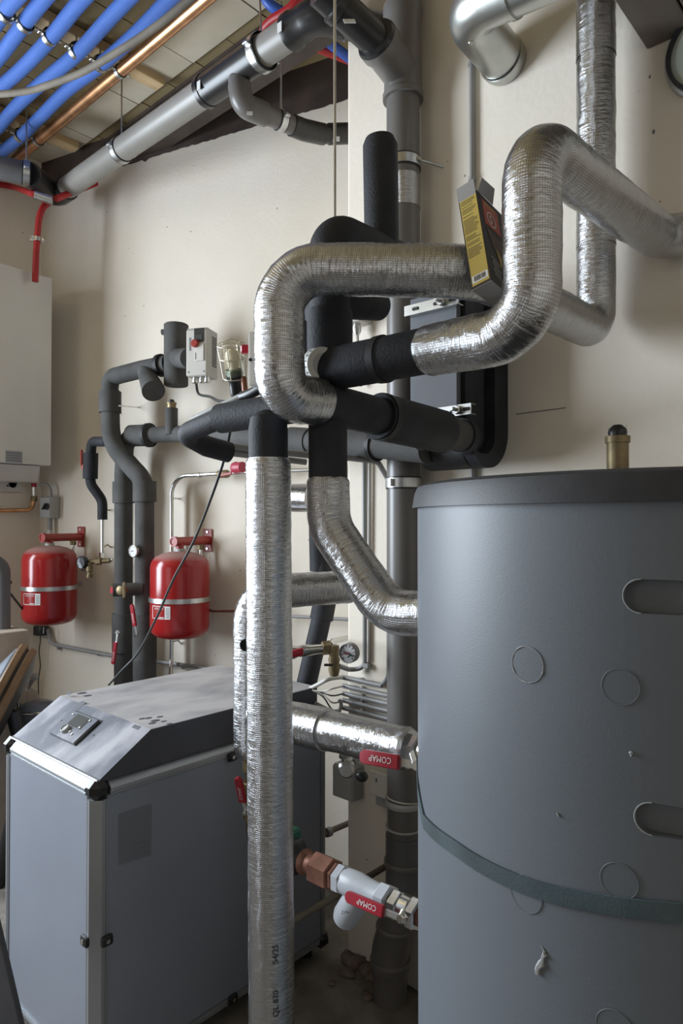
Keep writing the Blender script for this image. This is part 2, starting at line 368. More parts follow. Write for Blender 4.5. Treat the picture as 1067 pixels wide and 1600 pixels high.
def lathe(p0, axis, prof, seg=24, ref=None):
    """prof: (distance along axis, radius)"""
    axis = Vector(axis).normalized(); up = Vector(ref) if ref else (Vector((0, 0, 1)) if abs(axis.z) < 0.9 else Vector((1, 0, 0)))
    N = (up - axis * up.dot(axis)).normalized(); B = axis.cross(N); V, F = [], []; p0 = Vector(p0)
    for t, r in prof:
        for k in range(seg):
            a = 2*math.pi*k/seg; V.append(p0 + axis*t + (N*math.cos(a) + B*math.sin(a)) * max(r, 1e-5))
    m = len(prof)
    for i in range(m - 1):
        for k in range(seg):
            k2 = (k+1) % seg; F.append((i*seg+k, i*seg+k2, (i+1)*seg+k2, (i+1)*seg+k))
    if prof[0] == prof[-1]: return V, F, None
    if prof[0][1] > 1e-4: F.append(tuple(range(seg))[::-1])
    if prof[-1][1] > 1e-4: F.append(tuple((m-1)*seg + k for k in range(seg)))
    return V, F, None
def cyl(p0, p1, r, seg=20, r2=None):
    p0, p1 = Vector(p0), Vector(p1); L = (p1 - p0).length
    return lathe(p0, p1 - p0, [(0, r), (L, r if r2 is None else r2)], seg)
def ringband(p0, axis, r, w, th, seg=32):
    """flat open band round an axis"""
    return lathe(p0, axis, [(-w/2, r), (-w/2, r+th), (w/2, r+th), (w/2, r), (-w/2, r)], seg)
def nut(p0, axis, r, L, ref=None):
    c = r * 0.1
    return lathe(p0, axis, [(0, r*0.9), (c, r), (L - c, r), (L, r*0.9)], 6, ref)
def ball(c, r, seg=14, sq=(1, 1, 1)):
    bm = bmesh.new(); bmesh.ops.create_uvsphere(bm, u_segments=seg, v_segments=seg//2+2, radius=r)
    for v in bm.verts: v.co = Vector((v.co.x*sq[0], v.co.y*sq[1], v.co.z*sq[2])) + Vector(c)
    return bm
def quadplate(p, th):
    """thin plate from 4 corners, thickened along its normal"""
    p = [Vector(q) for q in p]; n = (p[1]-p[0]).cross(p[3]-p[0]).normalized()
    return prism(p, n * th)
_txt = {}
def text_bm(s, size, org, xd, yd, wrap=None, extr=0.0, align='LEFT'):
    """flat lettering laid on a surface; wrap=(axis point, axis dir, radius) bends it round a pipe"""
    cu = bpy.data.curves.new('t', 'FONT'); cu.body = s; cu.size = size; cu.align_x = align; cu.resolution_u = 2
    o = bpy.data.objects.new('t', cu); COL.objects.link(o); bpy.context.view_layer.update()
    me = bpy.data.meshes.new_from_object(o.evaluated_get(bpy.context.evaluated_depsgraph_get()))
    bpy.data.objects.remove(o); bpy.data.curves.remove(cu)
    bm = bmesh.new(); bm.from_mesh(me); bpy.data.meshes.remove(me)
    org, xd, yd = Vector(org), Vector(xd).normalized(), Vector(yd).normalized()
    for v in bm.verts:
        x, y = v.co.x, v.co.y
        if wrap:
            ap, ad, rr = Vector(wrap[0]), Vector(wrap[1]).normalized(), wrap[2]
            o0 = org - ap; o0 = o0 - ad * o0.dot(ad); e1 = o0.normalized(); e2 = ad.cross(e1)
            sgn = 1 if yd.dot(e2) > 0 else -1
            if abs(xd.dot(ad)) > 0.7: al, ar = x * (1 if xd.dot(ad) > 0 else -1), y * sgn
            else: al, ar = y * (1 if yd.dot(ad) > 0 else -1), x * (1 if xd.dot(e2) > 0 else -1)
            t = ar / rr; v.co = ap + ad * ((org - ap).dot(ad) + al) + (e1 * math.cos(t) + e2 * math.sin(t)) * rr
        else: v.co = org + xd * x + yd * y
    return bm

# =================================================================== the room shell
HC = 3.75
struct('floor', bx((-4.3, -3.3, -0.12), (2.1, 3.4, 0)), 'floor', smooth=False)
wl = struct('wall_left', join(bx((LX-0.25, -3.2, 0), (LX, -1.35, HC)), bx((LX-0.25, 0.45, 0), (LX, 2.3, HC)), bx((LX-0.25, -1.35, 0), (LX, 0.45, 1.1)), bx((LX-0.25, -1.35, 3.1), (LX, 0.45, HC))), 'wall', smooth=False)
struct('wall_front', join(bx((-4.3, -3.25, 0), (-2.65, -3.0, HC)), bx((-1.15, -3.25, 0), (2.1, -3.0, HC)), bx((-2.65, -3.25, 0), (-1.15, -3.0, 1.1)), bx((-2.65, -3.25, 2.7), (-1.15, -3.0, HC))), 'brick', smooth=False)
struct('wall_right', bx((1.75, -3.2, 0), (2.0, 2.2, HC)), 'wall', smooth=False)
PXL = onY(542, 700, WALLY).x
struct('wall_back', bx((PXL, WALLY, 0), (1.95, 2.9, HC), 0.012, 2), 'wall', smooth=False)
a0 = RN * RD + RT * ((LX - 0.1 - (RN * RD).x) / RT.x); a1 = RN * RD + RT * ((-1.3 - (RN * RD).x) / RT.x)
walc = struct('wall_alcove', prism([a0, a1, a1 + RN * 0.2, a0 + RN * 0.2], EZ * HC), 'wall', smooth=False)
# brown paint strip along the top of that wall, with a ragged lower edge
BL, BR_ = R(130, 278), R(540, 157)
def zline(q): t = (q - BL).dot(RT) / (BR_ - BL).dot(RT); return BL.z + (BR_.z - BL.z) * t
n = 120; lo_, up_ = [], []
for i in range(n + 1):
    q = a0.lerp(a1, i / n) - RN * 0.003
    lo_.append(q + EZ * (zline(q) + random.uniform(-0.004, 0.004) - 0.014 * (noise.noise(q * 6) > 0.22))); up_.append(q + EZ * HC)
V = lo_ + up_; F = [(i, i + 1, n + 2 + i, n + 1 + i) for i in range(n)]
struct('painted_band', (V, F, None), 'beam', walc, smooth=False)
ceil = struct('ceiling', bx((-4.3, -3.3, HC), (2.1, 3.4, HC + 0.15)), 'ceil', smooth=False)
for i in range(13):
    x = LX + 0.02 + i * 0.23
    put('ceiling_board', bx((x + 0.003, 0.15 + random.uniform(-.05, .05), HC - 0.022 - random.uniform(0, 0.004)), (x + 0.226, 1.95, HC - 0.001)), 'ceil', ceil, smooth=False)
for i in range(6):
    x = LX + i * 0.47
    put('cornice_board', bx((x + 0.003, 1.69, HC - 0.042 - random.uniform(0, .003)), (x + 0.466, 1.872, HC - 0.026)), 'cornice', ceil, smooth=False)
# lining of the left window; rear opening and its lining are added for fill
w1 = struct('window_1', join(bx((LX-0.2, -1.35, 1.1), (LX-0.1, -1.28, 3.1)), bx((LX-0.2, 0.38, 1.1), (LX-0.1, 0.45, 3.1)), bx((LX-0.2, -1.35, 3.03), (LX-0.1, 0.45, 3.1)), bx((LX-0.2, -1.35, 1.1), (LX-0.1, 0.45, 1.17)), bx((LX-0.18, -0.48, 1.1), (LX-0.12, -0.42, 3.1))), 'white', smooth=False)
w2 = struct('fill_opening_frame', join(bx((-2.65, -3.2, 1.1), (-2.58, -3.1, 2.7)), bx((-1.22, -3.2, 1.1), (-1.15, -3.1, 2.7)), bx((-2.65, -3.2, 2.63), (-1.15, -3.1, 2.7)), bx((-2.65, -3.2, 1.1), (-1.15, -3.1, 1.17))), 'white', smooth=False)
# pencil line and scuffs on the back wall
put('pencil_letters', text_bm('AK', .021, PW(872, 291, .0006), EX, EZ), 'inkg', bpy.data.objects['wall_back'], smooth=False)
put('pencil_line', tube([PW(806, 647, .001), PW(884, 637, .001)], 0.0012, seg=6), 'inkg', bpy.data.objects['wall_back'])
for (px, py, s) in ((1048, 113, .004), (1051, 98, .003), (1055, 135, .005), (1021, 206, .004), (1015, 120, .003)):
    put('plaster_pit', ball(PW(px, py, 0.0), s, 8, (1, .3, 1.6)), 'inkg', bpy.data.objects['wall_back'])

# =================================================================== beam, battens, soffit
beam = thing('steel_beam', 'dark brown steel I-beam under the ceiling from the left wall to the pillar', 'beam', (-2.8, 1.98, 3.56))
put('web', bx((LX, 1.985, 3.575), (PXL + .02, 1.995, HC - .03)), 'beam', beam, smooth=False)
put('flange', bx((LX, 1.92, 3.56), (PXL + .02, 2.06, 3.575)), 'beam', beam, smooth=False)
put('flange', bx((LX, 1.92, HC - .062), (PXL + .02, 2.06, HC - .045)), 'beam', beam, smooth=False)
for (px, py, lab, y0) in ((258, 133, 'pale pine batten across the ceiling boards, the one nearer the pillar', 0.2), (124, 232, 'pale pine batten across the ceiling boards, the one nearer the corner', 0.2)):
    e = onZ(px, py, 3.672)
    solo('wooden_batten', bx((e.x - 0.075, y0, 3.672), (e.x, min(e.y, 1.9), HC - 0.028), 0.004), 'pine', lab, 'batten', 'ceiling battens', smooth=False)
BX = [onZ(258, 133, 3.672).x - .0375, onZ(124, 232, 3.672).x - .0375]
e = onZ(1007, 75, 2.82)
sof = thing('wooden_soffit', 'brown boarded soffit box at the top right of the back wall', 'soffit', (e.x + .6, WALLY - .4, 2.82))
for i in range(7):
    x = e.x + i * 0.115
    put('board', bx((x + .003, WALLY - 0.9, 2.82), (x + .112, WALLY - .002, 2.84), .002), 'ducting', sof, smooth=False)
put('box_body', bx((e.x, WALLY - 0.9, 2.842), (e.x + .81, WALLY - .002, 3.1)), 'ducting', sof, smooth=False)
c = PW(1122, 75, 0.0); rr = (c - PW(1047, 75, 0)).length
wf = thing('round_wall_fixture', 'round black-rimmed disc on the wall under the brown soffit', 'wall fixture', (c.x, WALLY - .02, c.z - rr))
put('disc', cyl(c - EY * 0.012, c - EY * 0.02, rr * 0.86, 48), 'disc', wf)
put('rim', lathe(c, -EY, [(0.0, rr*.85), (0.0, rr*.93), (.03, rr*.93), (.03, rr*.85), (0, rr*.85)], 48), 'black', wf)
put('collar', lathe(c, -EY, [(0.0, rr*.93), (0.0, rr), (.016, rr*.985), (.018, rr*.93), (0, rr*.93)], 48), 'ltgrey', wf)

def clamp(p, axis, r, parent, rod_to=None, up=None, mt='zinc', w=0.02, liner=True, ears=True, rr=.004):
    """two-part pipe clamp round a pipe, with its threaded rod; everything a child of the pipe"""
    p, axis = Vector(p), Vector(axis).normalized(); up = Vector(up) if up else EZ
    side = axis.cross(up).normalized()
    c = put('pipe_clamp', ringband(p, axis, r + .001, w, .003, 28), mt, parent)
    if liner: put('rubber_liner', ringband(p, axis, r, w * 1.35, .0022, 28), 'black', c)
    if ears:
        for s in (-1, 1):
            put('clamp_ear', box_data(p + side * s * (r + .011), axis, side, up, w * .8, .016, .012, .002), mt, c, smooth=False)
    if rod_to is not None:
        put('threaded_rod', cyl(p + up * (r + .002), rod_to, rr, 10), mt, c)
        put('rod_nut', nut(p + up * (r + .002), Vector(rod_to) - p, rr * 2.1, .012), mt, c)
    return c

# =================================================================== ceiling tubes
def at_x(px, py, z): return onZ(px, py, z)
blues = [((0, 233), (275, 0), 'blue corrugated tube nearest the copper pipe'),
         ((105, 95), (200, 0), 'blue corrugated tube, second from the copper pipe'),
         ((68, 71), (130, 0), 'blue corrugated tube, middle one of the five'),
         ((27, 51), (72, 0), 'blue corrugated tube, second from the photo\'s top left corner'),
         ((2, 30), (12, 18), 'blue corrugated tube in the very top left corner')]
for i, (p0, p1, lab) in enumerate(blues):
    q = at_x((p0[0]+p1[0])/2, (p0[1]+p1[1])/2, 3.61); y = q.y
    t = thing('blue_tube', lab, 'conduit', (-2.9, y, 3.57), 'blue corrugated tubes under the ceiling')
    wob = [Vector((LX + .02 + k * .3, y + .006 * math.sin(k * 1.7 + i), 3.61 + .006 * math.cos(k * 2.1 + i))) for k in range(9)]
    put('corrugated_sleeve', sweep([(v, .0295) for v in smooth_curve(wob, 5)], 22), 'blue', t)
    for b in BX: clamp((b + .035, y, 3.61), EX, .0305, t, (b + .035, y, 3.674), w=.022)
cp = thing('copper_pipe', 'bare copper pipe beside the blue tubes under the ceiling', 'pipe', (-2.9, at_x(160, 135, 3.62).y, 3.6))
yc = at_x(160, 135, 3.62).y
put('tube', cyl((LX, yc, 3.62), (-1.4, yc, 3.62), .0265, 24), 'copper', cp)
for b in BX: clamp((b + .04, yc, 3.62), EX, .027, cp, (b + .04, yc, 3.674), w=.02)
solo('flexible_hose', hose([P(-20, 149, 2.9), P(40, 143, 2.85), P(75, 133, 2.8), P(130, 112, 2.7), P(195, 74, 2.55), P(250, 37, 2.45), P(310, -12, 2.35)], .0135, 14), 'old', 'dusty brown flexible hose sagging in front of the blue tubes', 'hose')

# =================================================================== grey waste pipe under the beam
yw, zw = 1.70, 3.35
wp = thing('waste_pipe', 'grey plastic waste pipe hung below the beam with black couplings', 'pipe', (-2.8, yw, 3.29))
def xw(px): return onp(px, 200, (0, yw, 0), (0, 1, 0)).x
put('pipe', cyl((xw(96), yw, zw), (xw(462), yw, zw), .055, 36), 'pvc', wp)
def sleeve(xa, xb, r=.0645, mt='pe'):
    return put('coupling', lathe((xa, yw, zw), EX, [(0, r*.93), (.004, r), (.028, r), (.03, r*.94), (xb-xa-.03, r*.94), (xb-xa-.028, r), (xb-xa-.004, r), (xb-xa, r*.93)], 36), mt, wp)
s1 = sleeve(xw(318), xw(412))
put('paper_tag', box_data((xw(330), yw - .063, zw - .02), EX, EY, EZ, .022, .002, .035), 'paper', wp, smooth=False)
# left end: coupling and elbow towards the corner and the left wall
xl = xw(88)
lp0, lp1 = P(46, 272, 3.47), P(-40, 253, 3.36)
put('elbow', sweep(path([(Vector((xw(106), yw, zw)), .062), (Vector((xl - .02, yw, zw)), .062, .09), (lp0, .062)]), 30), 'pe', wp)
put('pipe', tube([lp0, lp1], .055, seg=30), 'pvcs', wp)
lc = lp0.lerp(lp1, .06)
clamp(lc, lp1 - lp0, .057, wp, (lc.x, lc.y, 3.70), mt='galv', w=.03)
xr = xw(462)
e2 = P(500, 22, 2.42); 
put('elbow', sweep(path([(Vector((xr - .03, yw, zw)), .0640), (Vector((xr, yw, zw)), .0640), (Vector((xr + .01, yw, zw)), .058), (Vector((xr + .10, yw, zw)), .058, .12), (P(530, 30, 2.42), .058), (P(532, 30, 2.42), .063), (P(545, 35, 2.42), .063)]), 32), 'pe', wp)
put('pipe', tube([P(540, 33, 2.42), P(622, 57, 2.30)], .055, seg=28), 'pe', wp)
put('paper_tag', box_data((xr - .015, yw - .066, zw - .022), EX, EY, EZ, .022, .002, .035), 'paper', wp, smooth=False)
clamp((xw(408), yw, zw), EX, .0655, wp, (xw(404), yw, HC - .06), mt='galv', w=.03)
clamp((xw(190), yw, zw), EX, .056, wp, (xw(190), yw, 3.72), mt='galv', w=.03)
# small branch
xb = xw(374)
bp0 = Vector((xb, yw, zw))
dz = 3.205
k1 = Vector((xb + .005, yw + .01, dz)); 
kk = [P(474, 203, 2.86), P(505, 210, 2.93), P(546, 208.5, 2.985)]
put('branch_tee', tube([bp0, Vector((xb, yw, dz + .07))], .043, seg=26), 'pvcd', wp)
put('elbow', sweep(path([(Vector((xb, yw, dz + .075)), .046), (k1, .046, .06), (k1.lerp(kk[0], .36), .046)]), 26), 'pvcd', wp)
put('branch_pipe', tube([k1.lerp(kk[0], .3), k1.lerp(kk[0], .9)], .0375, seg=26), 'pvcd', wp)
put('elbow', sweep(path([(k1.lerp(kk[0], .8), .043), (kk[0], .043, .07), (kk[1], .043), (kk[1] + (kk[2]-kk[1])*.05, .038), (kk[1].lerp(kk[2], .2), .038), (kk[1].lerp(kk[2], .22), .043), (kk[2], .043)]), 26), 'pe', wp)
put('paper_tag', box_data(P(390, 177, 2.60), _r, EZ, _f, .022, .014, .002), 'paper', wp, smooth=False)
put('paper_tag', box_data(P(528, 217, 2.88), _r, EZ, _f, .014, .02, .002), 'paper', wp, smooth=False)
km = k1.lerp(kk[0], .62)
clamp(km, kk[0] - k1, .038, wp, (km.x, km.y, 3.70), mt='galv', w=.026)

# blue and red conduits looping behind it
t = solo('blue_conduit', hose([P(405, -25, 2.75), P(420, 5, 2.75), P(452, 26, 2.78), P(500, 57, 2.85), P(546, 91, 2.96)], .021, 14), 'bluet', 'smooth blue conduit passing behind the grey waste pipe into the alcove', 'conduit')
t = solo('red_conduit', hose([P(480, -25, 2.62), P(455, 12, 2.66), P(425, 32, 2.72), P(412, 48, 2.77), P(425, 50, 2.8), P(466, 60, 2.85), P(500, 76, 2.9), P(546, 94, 2.98)], .019, 14), 'redc', 'bright red conduit looping behind the grey waste pipe near the pillar', 'conduit')
q = P(428, 20, 2.9)
solo('angle_bracket', join(box_data(q, EX, EY, EZ, .03, .004, .10), box_data(q + Vector((0, .02, .048)), EX, EY, EZ, .03, .04, .004)), 'greenm', 'small dull green angle bracket on the brown beam beside the blue conduit', 'bracket', smooth=False)

# red conduit along the left wall and down to the gas boiler
rc = thing('corner_conduit', 'red conduit in the corner with a steel branch piece above the white boiler', 'conduit', PL(40, 330, .03))
tj = Vector((LX + .06, 1.70, 0)); 
pA = PL(-20, 285, .05); pB = P(54, 304, 3.50); pC = P(82, 313, 3.53); pD = P(106, 303, 3.60)
put('conduit', hose([pA, PL(20, 292, .05), pB], .0165, 14), 'redc', rc)
put('steel_tee', tube([pB, pC], .024, seg=16), 'zinc', rc)
put('conduit', tube([pC + (pD-pC)*.2, pD, R(150, 286, .10)], .0165, seg=14), 'redc', rc)
put('end_ring', ringband(P(75, 316, 3.66), P(60, 340, 3.6) - P(75, 316, 3.66), .0165, .02, .006), 'zinc', rc)
put('conduit', hose([P(79, 314, 3.66), P(68, 324, 3.63), P(61, 342, 3.62), P(58, 374, 3.62), P(56, 405, 3.62), P(55, 440, 3.62)], .0165, 14), 'redc', rc)
clamp(P(58, 374, 3.62), EZ, .017, rc, up=RT * 1.0, liner=False, w=.022)
q = P(58, 374, 3.62)
put('clamp_lug', box_data(q + _r * .03, _r, _f, EZ, .016, .01, .022, .004), 'zinc', rc); put('clamp_lug', box_data(q - _r * .03, _r, _f, EZ, .016, .01, .022, .004), 'zinc', rc)

# =================================================================== soil stack on the pillar wall
sx, sy = onY(630, 400, 1.80).x, 1.80
st = thing('soil_stack', 'dark grey plastic soil stack running floor to ceiling on the pillar wall', 'pipe', (sx, sy, 0))
def zs(py): return P(630, py, 2.245).z
bsx = sx - .048
put('pipe', sweep(path([(Vector((sx, sy, zs(1395))), .055), (Vector((sx, sy, zs(140))), .055)]), 36), 'pvcd', st)
put('base_pipe', tube([Vector((bsx, sy - .012, 0.0)), Vector((bsx, sy - .012, zs(1480)))], .055, seg=36), 'pvcd', st)
put('offset_bend', sweep(path([(Vector((sx, sy, zs(1375))), .0605), (Vector((sx, sy, zs(1385))), .0605), (Vector((sx, sy, zs(1405))), .0605, .1), (Vector((bsx, sy-.012, zs(1485))), .062, .1), (Vector((bsx, sy-.012, zs(1510))), .062)]), 36), 'pvcd', st)
def sring(py, r=.064, h=.014, mt='pvcd', x=None, name='socket_ring'):
    return put(name, lathe((sx if x is None else x, sy if x is None else sy-.012, zs(py) - h/2), EZ, [(0, .05), (0, r*.97), (h*.3, r), (h*.7, r), (h, r*.97), (h, .05)], 36), mt, st)
sring(1342, .066, .018); sring(1500, .067, .02, x=bsx); sring(1443, .066, .014, x=(sx+bsx)/2)
put('coupling', lathe((sx, sy, zs(1395)), EZ, [(0, .055), (0, .060), (zs(1300)-zs(1395), .060), (zs(1300)-zs(1395), .055)], 36), 'pvcs', st)
sring(1288, .0615, .006, 'gplast')
sring(1250, .0615, .02, 'gplast')
put('tie_wire', lathe((sx, sy, zs(1243)), (.05, .1, 1), [(-.0015, .055), (-.0015, .060), (.0015, .060), (.0015, .055)], 36), 'wcable', st)
clamp((sx, sy, zs(255)), EZ, .056, st, up=Vector((1, 0, 0)), mt='galv', w=.03, rod_to=(sx + .11, WALLY, zs(262)), liner=True)
clamp((sx, sy, zs(755)), EZ, .056, st, up=Vector((1, 0, 0)), mt='galv', w=.03, liner=True)
# foil patch
q = onY(650, 295, sy - .056)
put('foil_patch', sweep([(Vector((sx, sy, zs(325))), .0562), (Vector((sx, sy, zs(275))), .0562)], 36, False), 'foil', st)
# the wye
put('wye_body', lathe((sx, sy, zs(152)), EZ, [(0, .056), (0, .067), (.016, .068), (.022, .063), (zs(25)-zs(152), .061), (zs(18)-zs(152), .066), (zs(4)-zs(152), .066), (zs(4)-zs(152), .056)], 40), 'pvcd', st)
put('upper_pipe', tube([Vector((sx, sy, zs(8))), Vector((sx, sy, HC))], .056, seg=32), 'pe', st)
w0 = Vector((sx, sy - .005, zs(112))); w1_ = P(588, 62, 2.13)
wd = (w1_ - w0).normalized()
put('wye_branch', sweep(path([(Vector((sx, sy, zs(140))), .056), (w0, .060, .06), (w1_ - wd*.045, .060), (w1_ - wd * .03, .067), (w1_, .067)]), 36), 'pvcd', st)
put('branch_seal', lathe(w1_, wd, [(-.004, .058), (0, .066), (.010, .062), (.010, .05)], 36), 'pe', st)
wpz = P(500, -18, 2.02)
put('branch_pipe', tube([w1_ - wd*.02, wpz], .050, seg=32), 'pe', st)
wq = w1_.lerp(wpz, .62); put('socket_ring', lathe(wq, wpz - w1_, [(0, .05), (.003, .058), (.025, .058), (.03, .051)], 32), 'pe', st)
put('paper_tag', box_data(P(546, 33, 2.0), _r, (_u - _r*.4), _f, .034, .012, .002), 'paper', st, smooth=False)

# =================================================================== galvanised duct elbow
yd = 1.62
dk = thing('ventilation_duct', 'galvanised sheet metal duct elbow entering the back wall near the ceiling', 'duct', PW(745, 100, .1))
d0 = onY(905, -62, yd); d1 = onY(722, 18, yd); d2 = Vector((d1.x, WALLY, d1.z - .02))
put('elbow', sweep(path([(onY(806, -18, yd), .066), (Vector((d1.x, yd, d1.z)), .066, .10), (d2, .066)], narc=14), 40), 'duct', dk)
put('duct', cyl(onY(800, -15, yd), d0, .0635, 40), 'duct', dk)
put('seam_ring', ringband(onY(800, -15, yd), d0 - onY(800, -15, yd), .0655, .014, .003, 40), 'duct', dk)
put('wall_collar', ringband(d2 - EY * .03, EY, .066, .02, .004, 40), 'duct', dk)
q = P(735, 66, 1.72); put('rivet', ball(q, .006, 8), 'zinc', dk)

wcx = PW(737, 200, .011)
wc = thing('wall_conduit', 'thin grey conduit running down the back wall below the galvanised duct', 'conduit', (wcx.x, wcx.y, 1.4))
put('conduit', cyl((wcx.x, wcx.y, PW(737, 105).z), (wcx.x, wcx.y, 1.35), .0085, 14), 'cgrey', wc)
for py in (104, 283):
    put('saddle', ringband((wcx.x, wcx.y, PW(737, py).z), EZ, .0085, .012, .003, 16), 'cgrey', wc)

# =================================================================== foil insulated pipes
A1 = P(419, 716, 1.54); A2 = P(424.5, 1600, 1.54); A0 = A2 + (A2 - A1) * (A2.z / (A1.z - A2.z))
pa = thing('foil_pipe', 'tall upright foil-wrapped pipe in front of the heat pump, floor to black tee', 'insulated pipe', (A0.x, A0.y, 0))
put('foil_sleeve', foil([(A0, .052), (A1 - (A1-A0).normalized()*.012, .0515), (A1, .047)], amp=.0011), 'foil', pa)
ad = (A1 - A0).normalized(); rA = .0535
def pipe_text(s, size, px, py, parent, axis, up_read=True):
    q = onp(px, py, A1, _f); # nearest surface point towards the camera
    return q
va = (A0 - C0); va.z = 0; va.normalize()
sa = va.cross(EZ)
for s, py in (('QL 810', 1564), ('54/25', 1484)):
    base = A0 + ad * ((P(424, py, 1.54).z - A0.z) / ad.z)
    org = base - (va * math.cos(.30) - sa * math.sin(.30)) * rA
    b = text_bm(s, .019, org, ad, -sa, wrap=(A0, ad, rA))
    put('stamped_lettering', b, 'ink', pa, smooth=False)
# black foam: tee on top, arm to the left with its elbow
armE = P(284, 679, 1.80); armM = P(345, 654, 1.69); armJ = P(475, 634, 1.53)
put('rubber_tee', sweep(path([(P(419, 726, 1.54), .0445), (P(419, 672, 1.54), .0445), (P(419, 655, 1.542), .041), (P(419, 648, 1.545), .028)]), 32), 'rub', pa)
put('rubber_collar', tube([armM, armJ], .0365, seg=30), 'rub', pa)
put('rubber_arm', sweep(path([(P(358, 707, 1.93), .029), (P(322, 697, 1.88), .029), (armE, .026, .055), (armM, .0255)], narc=14), 26), 'rub', pa)

# B: foam pipe from the loop to the heat exchanger, C: foil pipe to the tank
b0 = P(497, 628, 1.492); b1 = P(726, 683, 1.94)
def bl(t): return b0.lerp(b1, t)
pb = thing('foam_pipe', 'black foam pipe with stepped sleeves running back to the heat exchanger', 'insulated pipe', bl(.5) - EZ * .06)
put('rubber_sleeve', tube([bl(0), bl(.4)], .0455, seg=32), 'rub', pb)
put('rubber_collar', lathe(bl(.345), b1 - b0, [(0, .046), (0, .055), (.02, .0575), ((bl(.82)-bl(.345)).length-.01, .0575), ((bl(.82)-bl(.345)).length, .052), ((bl(.82)-bl(.345)).length, .045)], 36), 'rub', pb)
put('joint_band', ringband(bl(.372), b1 - b0, .0565, .018, .0022, 36), 'tape', pb)
put('rubber_sleeve', tube([bl(.8), bl(1)], .046, seg=32), 'rubg', pb)
put('rubber_collar', tube([bl(.955), bl(1.0)], .051, seg=32), 'rub', pb)
pc = thing('foil_pipe', 'foil-wrapped pipe bending down and across into the grey tank', 'insulated pipe', P(620, 960, 1.43) - EZ * .06)
c0 = P(512, 640, 1.535); c1 = P(512.5, 748, 1.525)
put('rubber_sleeve', tube([c0, c1], .0435, seg=30), 'rub', pc)
put('foil_sleeve', foil([(c1 + EZ * .003, .043), (c1 - EZ * .008, .048), (P(514, 822, 1.52), .0485, .10), (P(606, 958, 1.45), .0485, .10), (P(720, 960, 1.36), .0485)], amp=.0014), 'foil', pc)

# D: the big foil loop
pd = thing('foil_pipe', 'foil-wrapped pipe loop over the pump, then back and up the wall', 'insulated pipe', P(435, 640, 1.41) - EZ * .05)
put('foil_sleeve', foil([(bl(.012), .0485), (bl(.0), .052), (P(437, 620, 1.405), .052, .085), (P(435, 420, 1.405), .052, .085), (P(748, 424, 1.335), .052, .12), (P(931, 518, 1.80), .0495, .07), (P(931, -60, 1.80), .0495)], amp=.0015), 'foil', pd)
for py in (78, 372):
    put('foil_tape', sweep([(P(931, py + 14, 1.80), .0502), (P(931, py - 14, 1.80), .0502)], 40, False), 'foil', pd)

# E: the foil riser to the right
pe_ = thing('foil_pipe', 'foil-wrapped riser right of the yellow carton, bending back to the right wall', 'insulated pipe', P(831, 560, 1.206))
put('foil_sleeve', foil([(P(670, 548, 1.372), .0465), (P(676, 547, 1.362), .0505), (P(831, 518, 1.206), .052, .085), (P(831, 222, 1.206), .052, .085), (P(1036, 376, 1.72), .052, .085), (P(1130, 346, 1.64), .052)], amp=.0015), 'foil', pe_)
B2a = P(515, 577, 1.525)
put('rubber_sleeve', tube([B2a, P(606, 560, 1.435)], .0475, seg=32), 'rub', pe_)
put('rubber_sleeve', tube([P(600, 561, 1.44), P(676, 546, 1.365)], .0465, seg=32), 'rub', pe_)
put('joint_band', lathe(P(592, 562.5, 1.45), P(606, 560, 1.435) - P(592, 562.5, 1.45), [(0, .046), (0, .050), (.018, .0505), (.018, .046)], 32), 'tape', pe_)

# F/H: black foam riser behind the loop
pf = thing('foam_riser', 'thick black foam riser with a bent top behind the foil loop', 'insulated pipe', P(515, 590, 1.54))
put('rubber_sleeve', tube([P(514, 585, 1.54), P(514, 487, 1.54)], .0535, seg=32), 'rub', pf)
put('rubber_elbow', sweep(path([(P(515, 500, 1.54), .046), (P(517, 430, 1.55), .048), (P(520, 370, 1.56), .054, .075), (P(632, 414, 1.78), .050)], narc=14), 32), 'rub', pf)
put('rubber_collar', tube([P(632, 413, 1.78), P(668, 428, 1.86)], .058, seg=32), 'rub', pf)
put('stub_sleeve', sweep(path([(P(597, 410, 1.70), .043), (P(594, 228, 1.70), .0435), (P(593, 217, 1.70), .036), (P(593, 214, 1.70), .014)]), 30), 'rub', pf)
put('pipe_end', cyl(P(592, 222, 1.70), P(592, 212, 1.70), .02, 18), 'greenm', pf)
put('side_elbow', sweep(path([(P(515, 470, 1.56), .042), (P(548, 470, 1.58), .042), (P(590, 478, 1.70), .036)]), 26), 'rub', pf)
put('side_elbow', sweep(path([(P(515, 478, 1.57), .036), (P(487, 480, 1.60), .034), (P(478, 486, 1.64), .030)]), 24), 'rub', pf)
put('threaded_rod', cyl(P(523, 342, 1.63), P(523, -40, 1.63), .0034, 10), 'zinc', pf)

# circulation pump behind the loop
pp = thing('circulation_pump', 'circulation pump with black motor casing hidden behind the foil loop', 'pump', P(440, 600, 1.62))
q = P(440, 565, 1.64)
put('housing', box_data(q, _r*.98 - _f*.2, _r*.2 + _f*.98, EZ, .138, .10, .13, .008, 2), 'white', pp)
put('motor_casing', box_data(P(484, 554, 1.565), _r*.98 - _f*.2, _r*.2 + _f*.98, EZ, .026, .09, .135, .004), 'black', pp, smooth=False)
put('casing_seam', box_data(P(483.5, 571, 1.518), _r, _f, EZ, .018, .002, .002), 'zinc', pp, smooth=False)
put('screw', cyl(P(392, 562, 1.60), P(391, 562, 1.56), .004, 10), 'black', pp)
put('red_plug', box_data(P(383, 546, 1.66), _r, _f, EZ, .02, .02, .02, .003), 'redp', pp, smooth=False)
gq = P(500, 569, 1.50); gax = (P(508, 569, 1.49) - P(494, 569, 1.53)).normalized()
